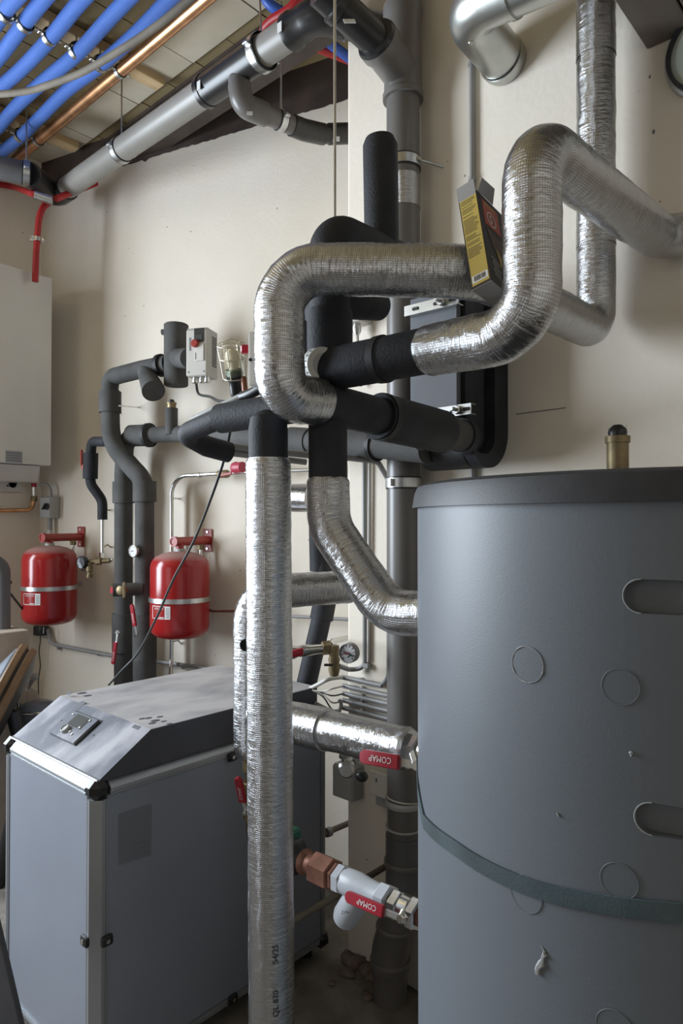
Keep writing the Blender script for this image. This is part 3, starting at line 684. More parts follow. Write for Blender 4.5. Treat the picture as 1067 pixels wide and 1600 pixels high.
put('flange_ring', lathe(gq - gax * .016, gax, [(0, .030), (0, .036), (.026, .036), (.028, .034), (.028, .02)], 40), 'gplast', pp)
put('flange_gasket', lathe(gq + gax * .010, gax, [(0, .024), (0, .037), (.003, .037), (.003, .024), (0, .024)], 40), 'offw', pp)
for k in range(7):
    a = rad(-70 + k*20); rv = (C0 - gq); rv = (rv - gax*rv.dot(gax)).normalized(); rs = gax.cross(rv)
    dv = rv*math.cos(a) + rs*math.sin(a)
    put('scale_mark', box_data(gq + gax*(.002) + dv*.0362, gax, rs*math.cos(a) - rv*math.sin(a), dv, .010, .0025, .0012), 'ink', pp, smooth=False)

# plate heat exchanger
HX0, HX1 = onY(645, 560, 1.66).x, onY(719, 560, 1.66).x
zt, zb = onY(644, 470, 1.66).z, onY(735, 729, 1.70).z
hx = thing('heat_exchanger', 'plate heat exchanger in black foam shells strapped to steel channels on the wall', 'heat exchanger', ((HX0+HX1)/2, 1.76, zb))
zp = onY(680, 655, 1.66).z
put('front_plate', bx((HX0, 1.645, zp - .02), (HX1, 1.665, zt), .003), 'hxg', hx, smooth=False)
def shell(y0, y1, x0, x1, z0, z1, R_, name, mt):
    poly = [Vector((x0, y0, z1)), Vector((x0, y0, z0 + R_*.55))]
    for k in range(9):
        a = math.pi + (math.pi/2) * k / 8
        if k: poly.append(Vector((x0, y0 + R_*.55 + R_*.55 * math.cos(a), z0 + R_*.55 + R_*.55 * math.sin(a))))
    for k in range(9):
        a = -math.pi/2 + (math.pi/2) * k / 8
        poly.append(Vector((x0, y1 - R_ + R_*math.cos(a), z0 + R_ + R_*math.sin(a))))
    poly.append(Vector((x0, y1, z1)))
    return put(name, prism(poly, EX * (x1 - x0)), mt, hx, angle=30)
shell(1.665, 1.765, HX0 + .004, -1.034, zb + .045, zt, .06, 'inner_shell', 'rub')
shell(1.668, 1.792, HX0 + .006, -1.046, zb + .024, zt, .075, 'shell_gap', 'tape')
shell(1.672, 1.868, HX0 + .006, -1.052, zb, zt, .11, 'shell_back', 'tape')
def shell_ring(y0, y1, x0, x1, z0, z1, R_, w, name, mt):
    """outer foam strip round the back and the bottom of the shell"""
    def arc(y1_, z0_, r): return [Vector((x0, y1_ - r + r*math.cos(-math.pi/2 + math.pi/2*k/10), z0_ + r + r*math.sin(-math.pi/2 + math.pi/2*k/10))) for k in range(11)]
    def front(z0_, r): return [Vector((x0, y0 + r - r*math.cos(math.pi/2*k/6), z0_ + r - r*math.sin(math.pi/2*k/6))) for k in range(7)]
    outer = front(z0, .075) + arc(y1, z0, R_) + [Vector((x0, y1, z1))]
    inner = front(z0 + w*.5, .045) + arc(y1 - w, z0 + w*.5, R_ - w*.7) + [Vector((x0, y1 - w, z1))]
    bm = bmesh.new(); A = [[bm.verts.new(p + EX*d) for p in L] for d in (0, x1 - x0) for L in (outer, inner)]
    n_ = len(outer)
    for i in range(n_ - 1):
        bm.faces.new((A[0][i], A[0][i+1], A[1][i+1], A[1][i])); bm.faces.new((A[2][i], A[2][i+1], A[3][i+1], A[3][i]))
        bm.faces.new((A[0][i], A[0][i+1], A[2][i+1], A[2][i])); bm.faces.new((A[1][i], A[1][i+1], A[3][i+1], A[3][i]))
    for e in (0, n_ - 1): bm.faces.new((A[0][e], A[1][e], A[3][e], A[2][e]))
    bmesh.ops.recalc_face_normals(bm, faces=bm.faces); return put(name, bm, mt, hx, angle=30)
shell_ring(1.668, 1.868, HX0 + .006, -1.012, zb - .002, zt, .115, .078, 'outer_shell', 'rub')
def channel(pa_, pb_, name='strut_channel'):
    """slotted steel channel with bolts"""
    d = (pb_ - pa_).normalized(); L = (pb_ - pa_).length; w = d.cross(EZ).normalized(); w = w if w.y < 0 else -w
    c = put(name, join(box_data((pa_+pb_)/2, d, w, EZ, L, .003, .030), box_data((pa_+pb_)/2 + EZ*.014 - w*.012, d, w, EZ, L, .026, .002), box_data((pa_+pb_)/2 - EZ*.014 - w*.012, d, w, EZ, L, .026, .002)), 'zinc', hx, smooth=False)
    for t in (.22, .62, .9):
        q = pa_.lerp(pb_, t) + w * .0025
        put('slot', box_data(q, d, w, EZ, .022, .002, .009, .002), 'tape', c, smooth=False)
    q = pa_.lerp(pb_, .72) + w * .003
    put('bolt', nut(q, w, .013, .012), 'zinc', c); put('bolt_end', cyl(q, q + w * .035, .0055, 12), 'zinc', c)
channel(onY(632, 487, 1.625), onY(716, 466, 1.625)); channel(onY(668, 648, 1.632), onY(736, 638, 1.632))
put('foil_tag', box_data(P(665, 697, 1.84), _r, EZ, _f, .05, .02, .002), 'zinc', hx, smooth=False)

# L and M: foil pipes low down behind the upright one
pl = thing('foil_pipe', 'foil-wrapped pipe just behind the upright one, bending to the pillar', 'insulated pipe', P(393, 1182, 1.97))
put('foil_sleeve', foil([(P(545, 917, 2.12), .0505), (P(520, 918, 2.08), .0505), (P(393, 926, 1.97), .052, .08), (P(393, 1168, 1.97), .052), (P(393, 1180, 1.97), .044)], amp=.0015), 'foil', pl)
put('brass_end', cyl(P(535, 917, 2.10), P(556, 922, 2.2), .022, 16), 'brass', pl)
put('foil_hole', lathe(P(384, 1008, 1.915), C0 - P(384, 1008, 1.915), [(0, .016), (.006, .017), (.006, .013), (0, .013)], 20), 'tape', pl)
pm = thing('foil_pipe', 'foil-wrapped pipe running level to the red-handled valve at the tank', 'insulated pipe', P(545, 1190, 1.72))
m0, m1, m2 = P(405, 1118, 1.95), P(510, 1140, 1.80), P(642, 1171, 1.63)
put('foil_sleeve', foil([(m0, .056), (m1, .056), (m1.lerp(m2, .015), .051), (m1.lerp(m2, .95), .051), (m2, .045)], amp=.0013), 'foil', pm)
mdir = (m2 - m1).normalized(); mv = (m1 - C0).normalized(); msd = mdir.cross(mv).normalized()
msd = msd if msd.z > 0 else -msd
qb = m1.lerp(m2, .10)
org = qb + (-mv * math.cos(.75) - msd * math.sin(.75)) * .053
put('stamped_lettering', text_bm('DIX,00', .019, org, mdir, msd, wrap=(m1, mdir, .0535)), 'ink', pm, smooth=False)
e_a, e_b = P(676, 547, 1.362), P(831, 518, 1.206)
put('stamped_lettering', text_bm('X2A', .015, P(737, 500, 1.25), e_b - e_a, EZ, wrap=(e_a, e_b - e_a, .0535)), 'ink', pe_, smooth=False)
pn = thing('foil_pipe', 'short pale foil-wrapped pipe on the alcove wall behind the upright foil pipe', 'insulated pipe', P(468, 800, 2.6))
put('foil_sleeve', foil([(P(415, 778, 2.75), .055), (P(490, 778, 2.6), .055)], amp=.0013, seg=40), 'foil', pn)

# =================================================================== heat pump cabinet
X0, X1, Y0, Y1 = -2.296, -1.71, 0.909, 1.824
ZB, ZT = 0.035, 0.872
hp = thing('heat_pump', 'silver-panelled heat pump cabinet with dusty slate lid on the floor', 'heat pump', ((X0+X1)/2, (Y0+Y1)/2, 0))
PW_ = .042
put('front_panel', bx((X0+PW_, Y0+.004, ZB+PW_), (X1-PW_, Y0+.022, ZT-PW_), .003), 'panel', hp, smooth=False)
put('side_panel', bx((X1-.022, Y0+PW_, ZB+PW_), (X1-.004, Y1-PW_, ZT-PW_), .003), 'panel', hp, smooth=False)
put('side_panel', bx((X0+.004, Y0+PW_, ZB+PW_), (X0+.022, Y1-PW_, ZT-PW_), .003), 'panel', hp, smooth=False)
put('back_panel', bx((X0+PW_, Y1-.022, ZB+PW_), (X1-PW_, Y1-.004, ZT-PW_), .003), 'panel', hp, smooth=False)
put('base_plate', bx((X0+.03, Y0+.03, ZB+.004), (X1-.03, Y1-.03, ZB+.02)), 'lidd', hp, smooth=False)
def prof(p, q, inx, iny, name):
    """chamfered aluminium profile; inx, iny point into the cabinet"""
    p, q, u, v = Vector(p), Vector(q), Vector(inx), Vector(iny); w = PW_; c = .024
    poly = [p + u*c, p + u*(w-.009), p + u*(w-.009) + v*.004, p + u*(w-.004) + v*.004, p + u*(w-.004)+v*.001, p + u*w + v*.001, p + u*w + v*w, p + v*w + u*.001, p + v*(w-.004) + u*.001, p + v*(w-.004) + u*.004, p + v*(w-.009) + u*.004, p + v*(w-.009), p + v*c]
    return put(name, prism(poly, q - p), 'alu', hp, smooth=False)
for (x, ux) in ((X0, EX), (X1, -EX)):
    for (y, uy) in ((Y0, EY), (Y1, -EY)):
        prof((x, y, ZB+.05), (x, y, ZT-.05), ux, uy, 'corner_post')
for z, uz in ((ZT, -EZ), (ZB, EZ)):
    for (y, uy) in ((Y0, EY), (Y1, -EY)): prof((X0+.05, y, z), (X1-.05, y, z), uy, uz, 'edge_rail')
    for (x, ux) in ((X0, EX), (X1, -EX)): prof((x, Y0+.05, z), (x, Y1-.05, z), ux, uz, 'edge_rail')
for x, dx in ((X0, 1), (X1, -1)):
    for y, dy in ((Y0, 1), (Y1, -1)):
        for z, dz in ((ZB, 1), (ZT, -1)):
            put('corner_cap', box_data((x+dx*.024, y+dy*.024, z+dz*.024), EX, EY, EZ, .060, .060, .060, .020), 'black', hp, smooth=False)
LZ0, LZ1, LY0, LY1 = .872, .978, .930, 1.085
lx0, lx1 = X0+.024, X1-.006
lid = put('lid_top', prism([Vector((lx0, LY1, LZ1-.004)), Vector((lx0, Y1-.06, LZ1-.004)), Vector((lx0, Y1-.06, LZ1)), Vector((lx0, LY1, LZ1))], EX*(lx1-lx0)), 'lidt', hp, smooth=False)
sl = (Vector((0, LY1, LZ1)) - Vector((0, LY0, LZ0+.006))); sd = sl.normalized(); sn = EX.cross(sd).normalized()
s0 = Vector((lx0, LY0, LZ0+.006))
put('lid_slope', prism([s0, s0+EX*(lx1-lx0), s0+EX*(lx1-lx0)+sl, s0+sl], -sn*.004), 'lid', hp, smooth=False)
for x, w in ((lx0, .003), (lx1-.003, .003)):
    put('lid_side', prism([Vector((x, LY0+.001, LZ0)), Vector((x, Y1-.06, LZ0)), Vector((x, Y1-.06, LZ1-.002)), Vector((x, LY1, LZ1-.002)), Vector((x, LY0+.001, LZ0+.004))], EX*w), 'lidd', hp, smooth=False)
put('lid_back', bx((lx0, Y1-.064, LZ0), (lx1, Y1-.06, LZ1-.004)), 'lidd', hp, smooth=False)
put('lid_plinth', bx((lx0+.01, LY0+.02, LZ0-.03), (lx1-.01, Y1-.07, LZ0+.001)), 'lidd', hp, smooth=False)
put('lid_lip', box_data((( lx0+lx1)/2, LY0-.004, LZ0+.003), EX, EY, EZ, lx1-lx0, .012, .006, .002), 'alu', hp, smooth=False)
def osl(px, py): return onp(px, py, s0, sn)
# control unit sunk in the slope
cc = [osl(79, 1148), osl(116, 1163), osl(158, 1130), osl(118, 1112)]
cm = sum(cc, Vector()) / 4
ex_ = (cc[1]-cc[0] + cc[2]-cc[3]); ew = ((cc[1]-cc[0]).length + (cc[2]-cc[3]).length)/2; eh = ((cc[3]-cc[0]).length + (cc[2]-cc[1]).length)/2
cu = put('control_unit', box_data(cm + sn*.004, EX, sd, sn, ew, eh, .012, .002), 'lid', hp, smooth=False)
put('unit_seam', join(box_data(cm + EX*(ew/2+.003) + sn*.001, EX, sd, sn, .006, eh, .003), box_data(cm - EX*(ew/2) - sd*eh*.3 + sn*.001, EX, sd, sn, .004, eh*.35, .003), box_data(cm + sd*(eh/2+.004) + sn*.001, EX, sd, sn, ew*1.05, .003, .003), box_data(cm - sd*(eh/2) + sn*.001, EX, sd, sn, ew, .003, .003)), 'black', cu, smooth=False)
q = osl(126, 1131); put('display', box_data(q + sn*.0105, EX, sd, sn, ew*.46, eh*.40, .002), 'lcd', cu, smooth=False)
put('display_frame', box_data(q + sn*.0098, EX, sd, sn, ew*.54, eh*.46, .002), 'screen', cu, smooth=False)
q = osl(106, 1144); put('dial_knob', lathe(q + sn*.010, sn, [(0, .015), (.010, .014), (.011, .012), (.008, .011), (.008, 0)], 24), 'gplast', cu)
for px, py in ((117, 1120), (143, 1130), (127, 1141), (115, 1151), (112, 1147)):
    put('button', cyl(osl(px, py) + sn*.010, osl(px, py) + sn*.0125, .004, 10), 'offw', cu)
for px, py in ((96, 1126), (146, 1149)):
    put('arrow_mark', cyl(osl(px, py), osl(px, py) + sn*.001, .005, 3), 'black', hp, smooth=False)
for px, py, w, h in ((123, 1104, .028, .045), (213, 1136, .035, .012), (108, 1083, .02, .012)):
    put('wiped_patch', box_data(osl(px, py), EX, sd, sn, w, h, .0012), 'lidd', hp, smooth=False)
for px, py, s in ((232, 1122, .010), (243, 1126, .012), (250, 1120, .009), (222, 1123, .009), (256, 1127, .008), (238, 1130, .010), (128, 1083, .014), (137, 1087, .012), (265, 1131, .008)):
    q = onZ(px, py, LZ1)
    put('drip_mark', ball(q, s, 10, (1, 1.3, .05)), 'lidd', hp)
# latches
def latch(c, ax, ay):
    l = put('latch', box_data(c, ax, ay, EZ, .034, .014, .028, .006, 2), 'black', hp)
    put('latch_screw', cyl(c + Vector(ay)*.006, c + Vector(ay)*.009, .006, 12), 'chrome', l)
zl = onY(135, 1470, Y0).z
latch(Vector((X1-PW_+.004, Y0-.003, zl)), EX, -EY)
latch(Vector((X1+.003, Y0+PW_-.004, onX(168, 1468, X1).z)), EY, EX)
latch(Vector((X1+.003, onX(362, 1182, X1).y, onX(362, 1182, X1).z)), EY, EX)
latch(Vector((X1+.003, onX(363, 1560, X1).y, onX(363, 1560, X1).z)), EY, EX)
# faint data sheet stuck on the side panel
qa, qb, qd = onX(186, 1352, X1-.003), onX(236, 1336, X1-.003), onX(186, 1272, X1-.003)
put('data_sheet', prism([qa, qb, onX(237, 1256, X1-.003), onX(198, 1268, X1-.003), qd], EX*.0006), 'lgrey', hp, smooth=False)
for k in range(9):
    t = .08 + k*.095; y0, y1 = qa.y+.008, qb.y-.012 - (.03 if k in (3, 6) else 0)
    z = qa.z + (qd.z-qa.z)*t
    put('print_line', bx((X1-.0024, y0, z), (X1-.0021, y1, z + (.006 if k == 2 else .0022))), 'inkg', hp, smooth=False)
for x in (X0+.06, X1-.06):
    for y in (Y0+.06, Y1-.06): put('foot', cyl((x, y, 0), (x, y, ZB+.006), .022, 16), 'black', hp)

# =================================================================== buffer tank
zr1 = (onT(840, 736, .398).z + onT(948, 728, .398).z)/2; zr0 = (onT(840, 787, .398).z + onT(948, 783, .398).z)/2
tk = thing('buffer_tank', 'large grey insulated buffer tank with a black lid rim', 'tank', (TC.x, TC.y, 0))
jb = to_bm(lathe((TC.x, TC.y, .03), EZ, [(0, .30), (0, TR), ((zr0-.03)*.25, TR), ((zr0-.03)*.5, TR), ((zr0-.03)*.75, TR), (zr0-.03, TR), (zr0-.03, .30)], 160))
jk = put('jacket', jb, 'tank', tk)
def th(q): return math.atan2(q.y-TC.y, q.x-TC.x)
def slot_cols(pL, pT, pB, hw=.20):
    """stadium shaped cut seen at px; left end rounded, running on to the right: columns (angle, low, high)"""
    zt_, zb_ = onT(*pT).z, onT(*pB).z; t0 = th(onT(*pL)); r = (zt_-zb_)/2; zc = (zt_+zb_)/2; out = []
    ss = [r*(1 - math.cos(math.pi/2*k/10)) for k in range(11)]; L = hw + r
    ss += [r + (L - 2*r)*k/24 for k in range(1, 24)] + [L - q for q in ss[::-1]]
    for q in ss:
        e = min(q, L - q); h = math.sqrt(max(r*r - (r - e)**2, 1e-9)) if e < r else r
        out.append((t0 + q/TR, zc - h, zc + h))
    return out
def disc_cols(t0, z0, r, sy):
    return [(t0 - r*math.cos(math.pi*k/18)/TR, z0 - max(r*sy*math.sin(math.pi*k/18), 1e-5), z0 + max(r*sy*math.sin(math.pi*k/18), 1e-5)) for k in range(19)]
def radial_cols(cols, r0, r1):
    """columns (angle, low, high) filled between two radii, as a closed mesh that follows the curve of the tank"""
    V = []
    for t, a, b in cols:
        for r in (r0, r1):
            for z in (a, b): V.append(Vector((TC.x + r*math.cos(t), TC.y + r*math.sin(t), z)))
    F = [(0, 2, 3, 1)]; n = len(cols)
    for k in range(n-1):
        i, j = 4*k, 4*k+4
        F += [(i+2, j+2, j+3, i+3), (i, i+1, j+1, j), (i, j, j+2, i+2), (i+1, i+3, j+3, j+1)]
    i = 4*(n-1); F.append((i, i+1, i+3, i+2))
    bm = to_bm((V, F)); bmesh.ops.recalc_face_normals(bm, faces=bm.faces); return bm
slots = [slot_cols((973, 930), (1030, 906), (1030, 960)), slot_cols((991, 1282), (1040, 1258), (1040, 1309))]
for s in slots:
    cut = put('cutter', radial_cols(s, TR-.013, TR+.03), 'tank')
    md = jk.modifiers.new('cut', 'BOOLEAN'); md.operation = 'DIFFERENCE'; md.solver = 'EXACT'; md.object = cut
    bpy.context.view_layer.update()
    me2 = bpy.data.meshes.new_from_object(jk.evaluated_get(bpy.context.evaluated_depsgraph_get()))
    jk.modifiers.clear(); old = jk.data; jk.data = me2; bpy.data.meshes.remove(old); bpy.data.objects.remove(cut)
jk.data.shade_smooth(); jk.data.set_sharp_from_angle(angle=rad(30))
for s in slots:
    left = [(t, b) for t, a, b in s[10::-1]] + [(t, a) for t, a, b in s[1:11]]
    put('cut_edge', sweep([(Vector((TC.x + (TR+.0005)*math.cos(t), TC.y + (TR+.0005)*math.sin(t), z)), .0006 + .0010*abs(noise.noise(Vector((t*90, z*40, 0))))) for t, z in left], 6), 'tankc', jk)
    put('slot_floor', radial_cols(s, TR-.020, TR-.0125), 'tankin', jk)
rim = put('lid_rim', lathe((TC.x, TC.y, zr0), EZ, [(.004, TR-.02), (0, TR+.004), (0, TR+.009), (zr1-zr0-.016, TR+.005), (zr1-zr0-.006, TR+.001), (zr1-zr0-.001, TR-.010), (zr1-zr0, TR-.03), (zr1-zr0+.004, 0)], 160), 'rim', tk)
def disc_patch(px, py, rpx, torn=False, sy=1.0):
    q = onT(px, py); Z = (q - C0).dot(_f); r = rpx*Z/FPX; t0 = th(q); bm = bmesh.new(); N_ = 36
    rim_ = []
    k_ = put('knockout_disc', radial_cols(disc_cols(t0, q.z, r*.97, sy), TR-.004, TR+.0007), 'tank', jk, angle=30)
    for k in range(N_+1):
        a = 2*math.pi*k/N_; w = (.0004 + (.0016*max(0, noise.noise(Vector((math.cos(a)*3, math.sin(a)*3, px)))) if torn else 0))
        rr = TR + .0010
        rim_.append((Vector((TC.x + rr*math.cos(t0 + r*math.cos(a)/TR), TC.y + rr*math.sin(t0 + r*math.cos(a)/TR), q.z + r*sy*math.sin(a))), w))
    put('scored_edge', sweep(rim_, 6, False), 'tankc' if torn else 'score', k_)
disc_patch(824, 1038, 28, True, 1.0); disc_patch(969, 1073, 28); disc_patch(822, 1396, 28); disc_patch(967, 1376, 28); disc_patch(960, 1606, 28)
# scratches and a tear
for (a, b, w) in (((838, 1521), (851, 1490), .0035), ((851, 1492), (846, 1478), .001), ((984, 1174), (987, 1181), .0016), ((870, 1271), (872, 1276), .001)):
    pts_ = [(onT(a[0] + (b[0]-a[0])*k/6 + random.uniform(-1.5, 1.5), a[1] + (b[1]-a[1])*k/6, TR+.001), w*(.4 + random.random())) for k in range(7)]
    put('scratch', sweep(pts_, 6), 'tankc', jk)
# webbing strap
sp_ = smooth_curve([onT(664, 1283), onT(682, 1302), onT(712, 1324), onT(748, 1348), onT(800, 1374), onT(855, 1393), onT(930, 1409), onT(1000, 1419), onT(1064, 1425)], 6)
ts = [(th(q), q.z) for q in sp_]
ts = [(ts[0][0] - .55, ts[0][1] + .05), (ts[0][0] - .3, ts[0][1] + .045), (ts[0][0] - .12, ts[0][1] + .025)] + ts + [(ts[-1][0] + .2, ts[-1][1] + .002)]
t_a, z_a = ts[-1]; t_b, z_b = ts[0][0] + 2*math.pi, ts[0][1]
ts += [(t_a + (t_b - t_a)*k/24, z_a + (z_b - z_a)*(3*(k/24)**2 - 2*(k/24)**3)) for k in range(1, 25)]
V, F = [], []
for t, z in ts:
    for r_, h in ((TR+.0008, -.0105), (TR+.0034, -.0105), (TR+.0034, .0105), (TR+.0008, .0105)):
        V.append(Vector((TC.x + r_*math.cos(t), TC.y + r_*math.sin(t), z + h)))
for i in range(len(ts)-1):
    for k in range(4):
        F.append((i*4+k, i*4+(k+1) % 4, (i+1)*4+(k+1) % 4, (i+1)*4+k))
solo('tension_strap', (V, F, None), 'strap', 'dusty teal webbing strap slung round the grey tank', 'strap', angle=50)
vq = P(965, 700, 1.30)
av = thing('air_vent', 'brass vent with black cap standing on top of the grey tank', 'air vent', (vq.x, vq.y, zr1))
zc_ = lambda py: P(965, py, 1.30).z
put('brass_body', lathe((vq.x, vq.y, zr1-.005), EZ, [(0, .02), (zc_(692)-zr1+.005, .0200), (zc_(692)-zr1+.005, .0228), (zc_(682)-zr1+.005, .0228), (zc_(681)-zr1+.005, .018)], 28), 'brass', av)
put('vent_cap', lathe((vq.x, vq.y, zc_(681)), EZ, [(0, .0165), (.006, .0175), (zc_(670)-zc_(681), .016), (zc_(664)-zc_(681), .008), (zc_(664)-zc_(681), 0)], 24), 'black', av)

# =================================================================== carton between the pipes
ca = P(737, 453, 1.25)
cw = EX.copy(); ch = (_r*-.075 + EZ*.95 + _f*.28).normalized(); cw = (cw - ch*cw.dot(ch)).normalized(); cdv = ch.cross(cw).normalized()
if cdv.y < 0: cdv = -cdv
Wd = (onp(768, 445, ca, cdv) - ca).length; Hh = (onp(721, 311, ca, cdv) - ca).length; Dd = .095
ct = thing('carton', 'open black and yellow cardboard carton wedged between two foil pipes', 'carton', ca)
put('body', box_data(ca + cw*Wd/2 + ch*Hh/2 + cdv*Dd/2, cw, cdv, ch, Wd, Dd, Hh, .0008), 'carton', ct, smooth=False)
put('bottom_flap', box_data(ca + cw*Wd/2 + cdv*Dd/2 - ch*.0006, cw, cdv, ch, Wd*.98, Dd*.99, .001), 'cartin', ct, smooth=False)
put('side_print', box_data(ca + cw*Wd/2 + ch*Hh*.495 - cdv*.0003, cw, cdv, ch, Wd*.86, .0006, Hh*.945, 0), 'yel', ct, smooth=False)
lines_ = []
z = .95; 
for blk in (3, 1, 3, 0, 1, 0, 9, 0, 3, 0, 2, 0, 6):
    if blk == 0: z -= .008; continue
    for k in range(blk):
        w = Wd*random.uniform(.50, .74)
        lines_.append(box_data(ca + cw*(Wd*.12 + w/2) + ch*Hh*z - cdv*.0008, cw, cdv, ch, w, .0003, .0011)); z -= .0185
    z -= .012
put('print_lines', join(*lines_), 'ink', ct, smooth=False)['kind'] = 'stuff'
put('barcode_label', box_data(ca + cw*Wd*.5 + ch*Hh*.085 - cdv*.0008, cw, cdv, ch, Wd*.80, .0003, Hh*.075), 'paper', ct, smooth=False)
put('barcode', join(*[box_data(ca + cw*Wd*(.22 + .042*k) + ch*Hh*.088 - cdv*.0011, cw, cdv, ch, Wd*random.choice((.012, .02, .028)), .0003, Hh*.05) for k in range(14)]), 'ink', ct, smooth=False)
fR = ca + cw*(Wd+.0004)
put('logo_panel', box_data(fR + cdv*Dd*.45 + ch*Hh*.80, cdv, cw, ch, Dd*.62, .0004, Hh*.28), 'orange', ct, smooth=False)
lq = fR + cdv*Dd*.42 + ch*Hh*.76 + cw*.0008
put('logo_ring', lathe(lq, cw, [(0, .0165), (.0004, .0165), (.0004, .0145), (0, .0145), (0, .0165)], 32), 'paper', ct)
put('logo_letters', text_bm('S', .026, lq - cdv*.008 - ch*.009 + cw*.0002, cdv, ch), 'paper', ct, smooth=False)
put('logo_caption', join(*[box_data(fR + cdv*Dd*(.42) + ch*Hh*(.90 + .02*k) + cw*.0004, cdv, cw, ch, Dd*.4, .0003, .0016) for k in range(2)]), 'yel', ct, smooth=False)
put('picture_print', prism([fR + cdv*Dd*.15 + ch*Hh*.62, fR + cdv*Dd*.85 + ch*Hh*.58, fR + cdv*Dd*.85 + ch*Hh*.36, fR + cdv*Dd*.35 + ch*Hh*.40], cw*.0003), 'skin', ct, smooth=False)
put('yellow_wedge', prism([fR + cdv*Dd*.42 + ch*Hh*.44, fR + cdv*Dd*.62 + ch*Hh*.36, fR + cdv*Dd*.9 + ch*Hh*.46, fR + cdv*Dd*.78 + ch*Hh*.02, fR + cdv*Dd*.62 + ch*Hh*.05], cw*.0006), 'yel', ct, smooth=False)
put('print_lines', join(*[box_data(fR + cdv*Dd*(.32) + ch*Hh*(.10 + .035*k) + cw*.0004, cdv + ch*-.25, cw, ch + cdv*.25, Dd*(.25 + .08*(k % 2)), .0003, .0016) for k in range(6)]), 'paper', ct, smooth=False)
tp = ca + ch*Hh
put('top_flap', box_data(tp + cw*Wd*.46 + ch*.010 + cdv*.0, cw, cdv, ch, Wd*.94, .001, .034), 'cartin', ct, smooth=False)
put('top_flap', prism([tp + cw*Wd + cdv*.004, tp + cw*Wd + cdv*Dd*.62, tp + cw*(Wd+.012) + cdv*Dd*.55 + ch*.026, tp + cw*(Wd+.010) + cdv*.008 + ch*.026], cw*.001), 'cartin', ct, smooth=False)

# =================================================================== valves
def lever_valve(name, label, stem, tip, face, grip_w, parent=None, word='COMAP', flip=1, group=None, drop=.012, wordsize=None):
    """red lever handle on a nickel stem: stem and tip points, face = outward normal of the flat grip"""
    stem, tip, face = Vector(stem), Vector(tip), Vector(face).normalized()
    d = (tip - stem); L = d.length; d.normalize(); face = (face - d*face.dot(d)).normalized(); w = d.cross(face)
    if w.z < 0: w = -w
    t = parent or thing(name, label, 'valve', stem - EZ*.02, group)
    put('lever', join(box_data(stem + d*L*.16 - face*.002, d, w, face, L*.44, grip_w*.55, .003, .001), box_data(stem + d*L*.66 - face*.001, d, w, face, L*.6, grip_w*.6, .003, .001)), 'zinc', t, smooth=False)
    n_ = 10; pts_ = []
    a0_, a1_ = stem + d*L*.30, tip - d*grip_w*.5
    for k in range(n_+1):
        a = -math.pi/2 + math.pi*k/n_; pts_.append(a1_ + d*math.cos(a)*grip_w*.5 + w*math.sin(a)*grip_w*.5)
    poly = [a0_ - w*grip_w*.5] + pts_ + [a0_ + w*grip_w*.5]
    bm = prism([q - face*.004 for q in poly], face*.011)
    bmesh.ops.bevel(bm, geom=[e for e in bm.edges if len(e.link_faces) == 2 and e.calc_face_angle(0) > 1.2], offset=.0015, segments=1, affect='EDGES')
    g = put('grip', bm, 'redp', t, angle=30)
    ws = wordsize or grip_w*.62
    if word:
        if flip > 0: yv = face.cross(d); o_ = stem + d*L*.40 - yv*ws*.36 + face*.0082; put('lettering', text_bm(word, ws, o_, d, yv), 'paper', g, smooth=False)
        else: yv = face.cross(-d); o_ = stem + d*L*.90 - yv*ws*.36 + face*.0082; put('lettering', text_bm(word, ws, o_, -d, yv), 'paper', g, smooth=False)
    put('stem_nut', nut(stem - face*.014, face, grip_w*.36, .022), 'chrome', t)
    return t
# valve at the end of the level foil pipe
v0 = P(652, 1196, 1.46)
vm = lever_valve('ball_valve', 'nickel ball valve with red lever where the level foil pipe meets the tank', v0, P(564, 1181, 1.575), -_f + EZ*.25, .031, flip=1)
mq = m2
put('hex_nut', nut(mq - mdir*.004, mdir, .037, .03), 'chrome', vm)
put('valve_body', lathe(mq + mdir*.026, mdir, [(0, .026), (.01, .032), (.04, .034), (.07, .03), (.07, .024)], 24), 'chrome', vm)
put('hex_nut', nut(mq + mdir*.094, mdir, .036, .025), 'chrome', vm)
put('stem_base', cyl(v0 - (-_f)*.06, v0, .012, 14), 'chrome', vm)
put('cut_end', lathe(mq - mdir*.004, mdir, [(0, .044), (.002, .044), (.002, .026)], 32), 'rubble', vm)
# strainer line, low down
yn = 1.30
def N_(px, py): return onY(px, py, yn)
nz = N_(560, 1386).z
def nx(px): v = onY(px, 1386, yn); return Vector((v.x, yn, nz))
def nseg(name, pa, pb, prof_r, mt, par, hexa=False):
    a, b = nx(pa), nx(pb); L = (b-a).length
    if hexa: return put(name, nut(a, EX, prof_r, L), mt, par)
    return put(name, lathe(a, EX, [(t*L, r) for t, r in prof_r], 28), mt, par)
gp = thing('pump_actuator', 'green and black pump head on the cabinet side behind the upright foil pipe', 'pump', nx(470) - EZ*.05)
put('green_casing', box_data(nx(446) + EZ*.012, EX, EY, EZ, .055, .075, .105, .006), 'green', gp, smooth=False)
put('black_head', lathe(nx(452), EX, [(0, .046), (.03, .046), (.045, .036), (.055, .028)], 24), 'black', gp)
put('pump_collar', lathe(nx(474), EX, [(0, .03), (.006, .034), (.016, .030), (.022, .022)], 24), 'bronze', gp)
put('pump_pipe', tube([nx(452), nx(426), Vector((nx(426).x, yn, 0))], .022, fil=.05, seg=18), 'tube', gp)
ys = thing('strainer', 'white-painted Y-strainer with brown union low beside the tank', 'strainer', nx(550) - EZ*.08)
nseg('union_nut', 492, 522, .041, 'bronze', ys, True)
nseg('union_tail', 478, 536, [(0, .02), (.1, .026), (1, .026)], 'bronze', ys)
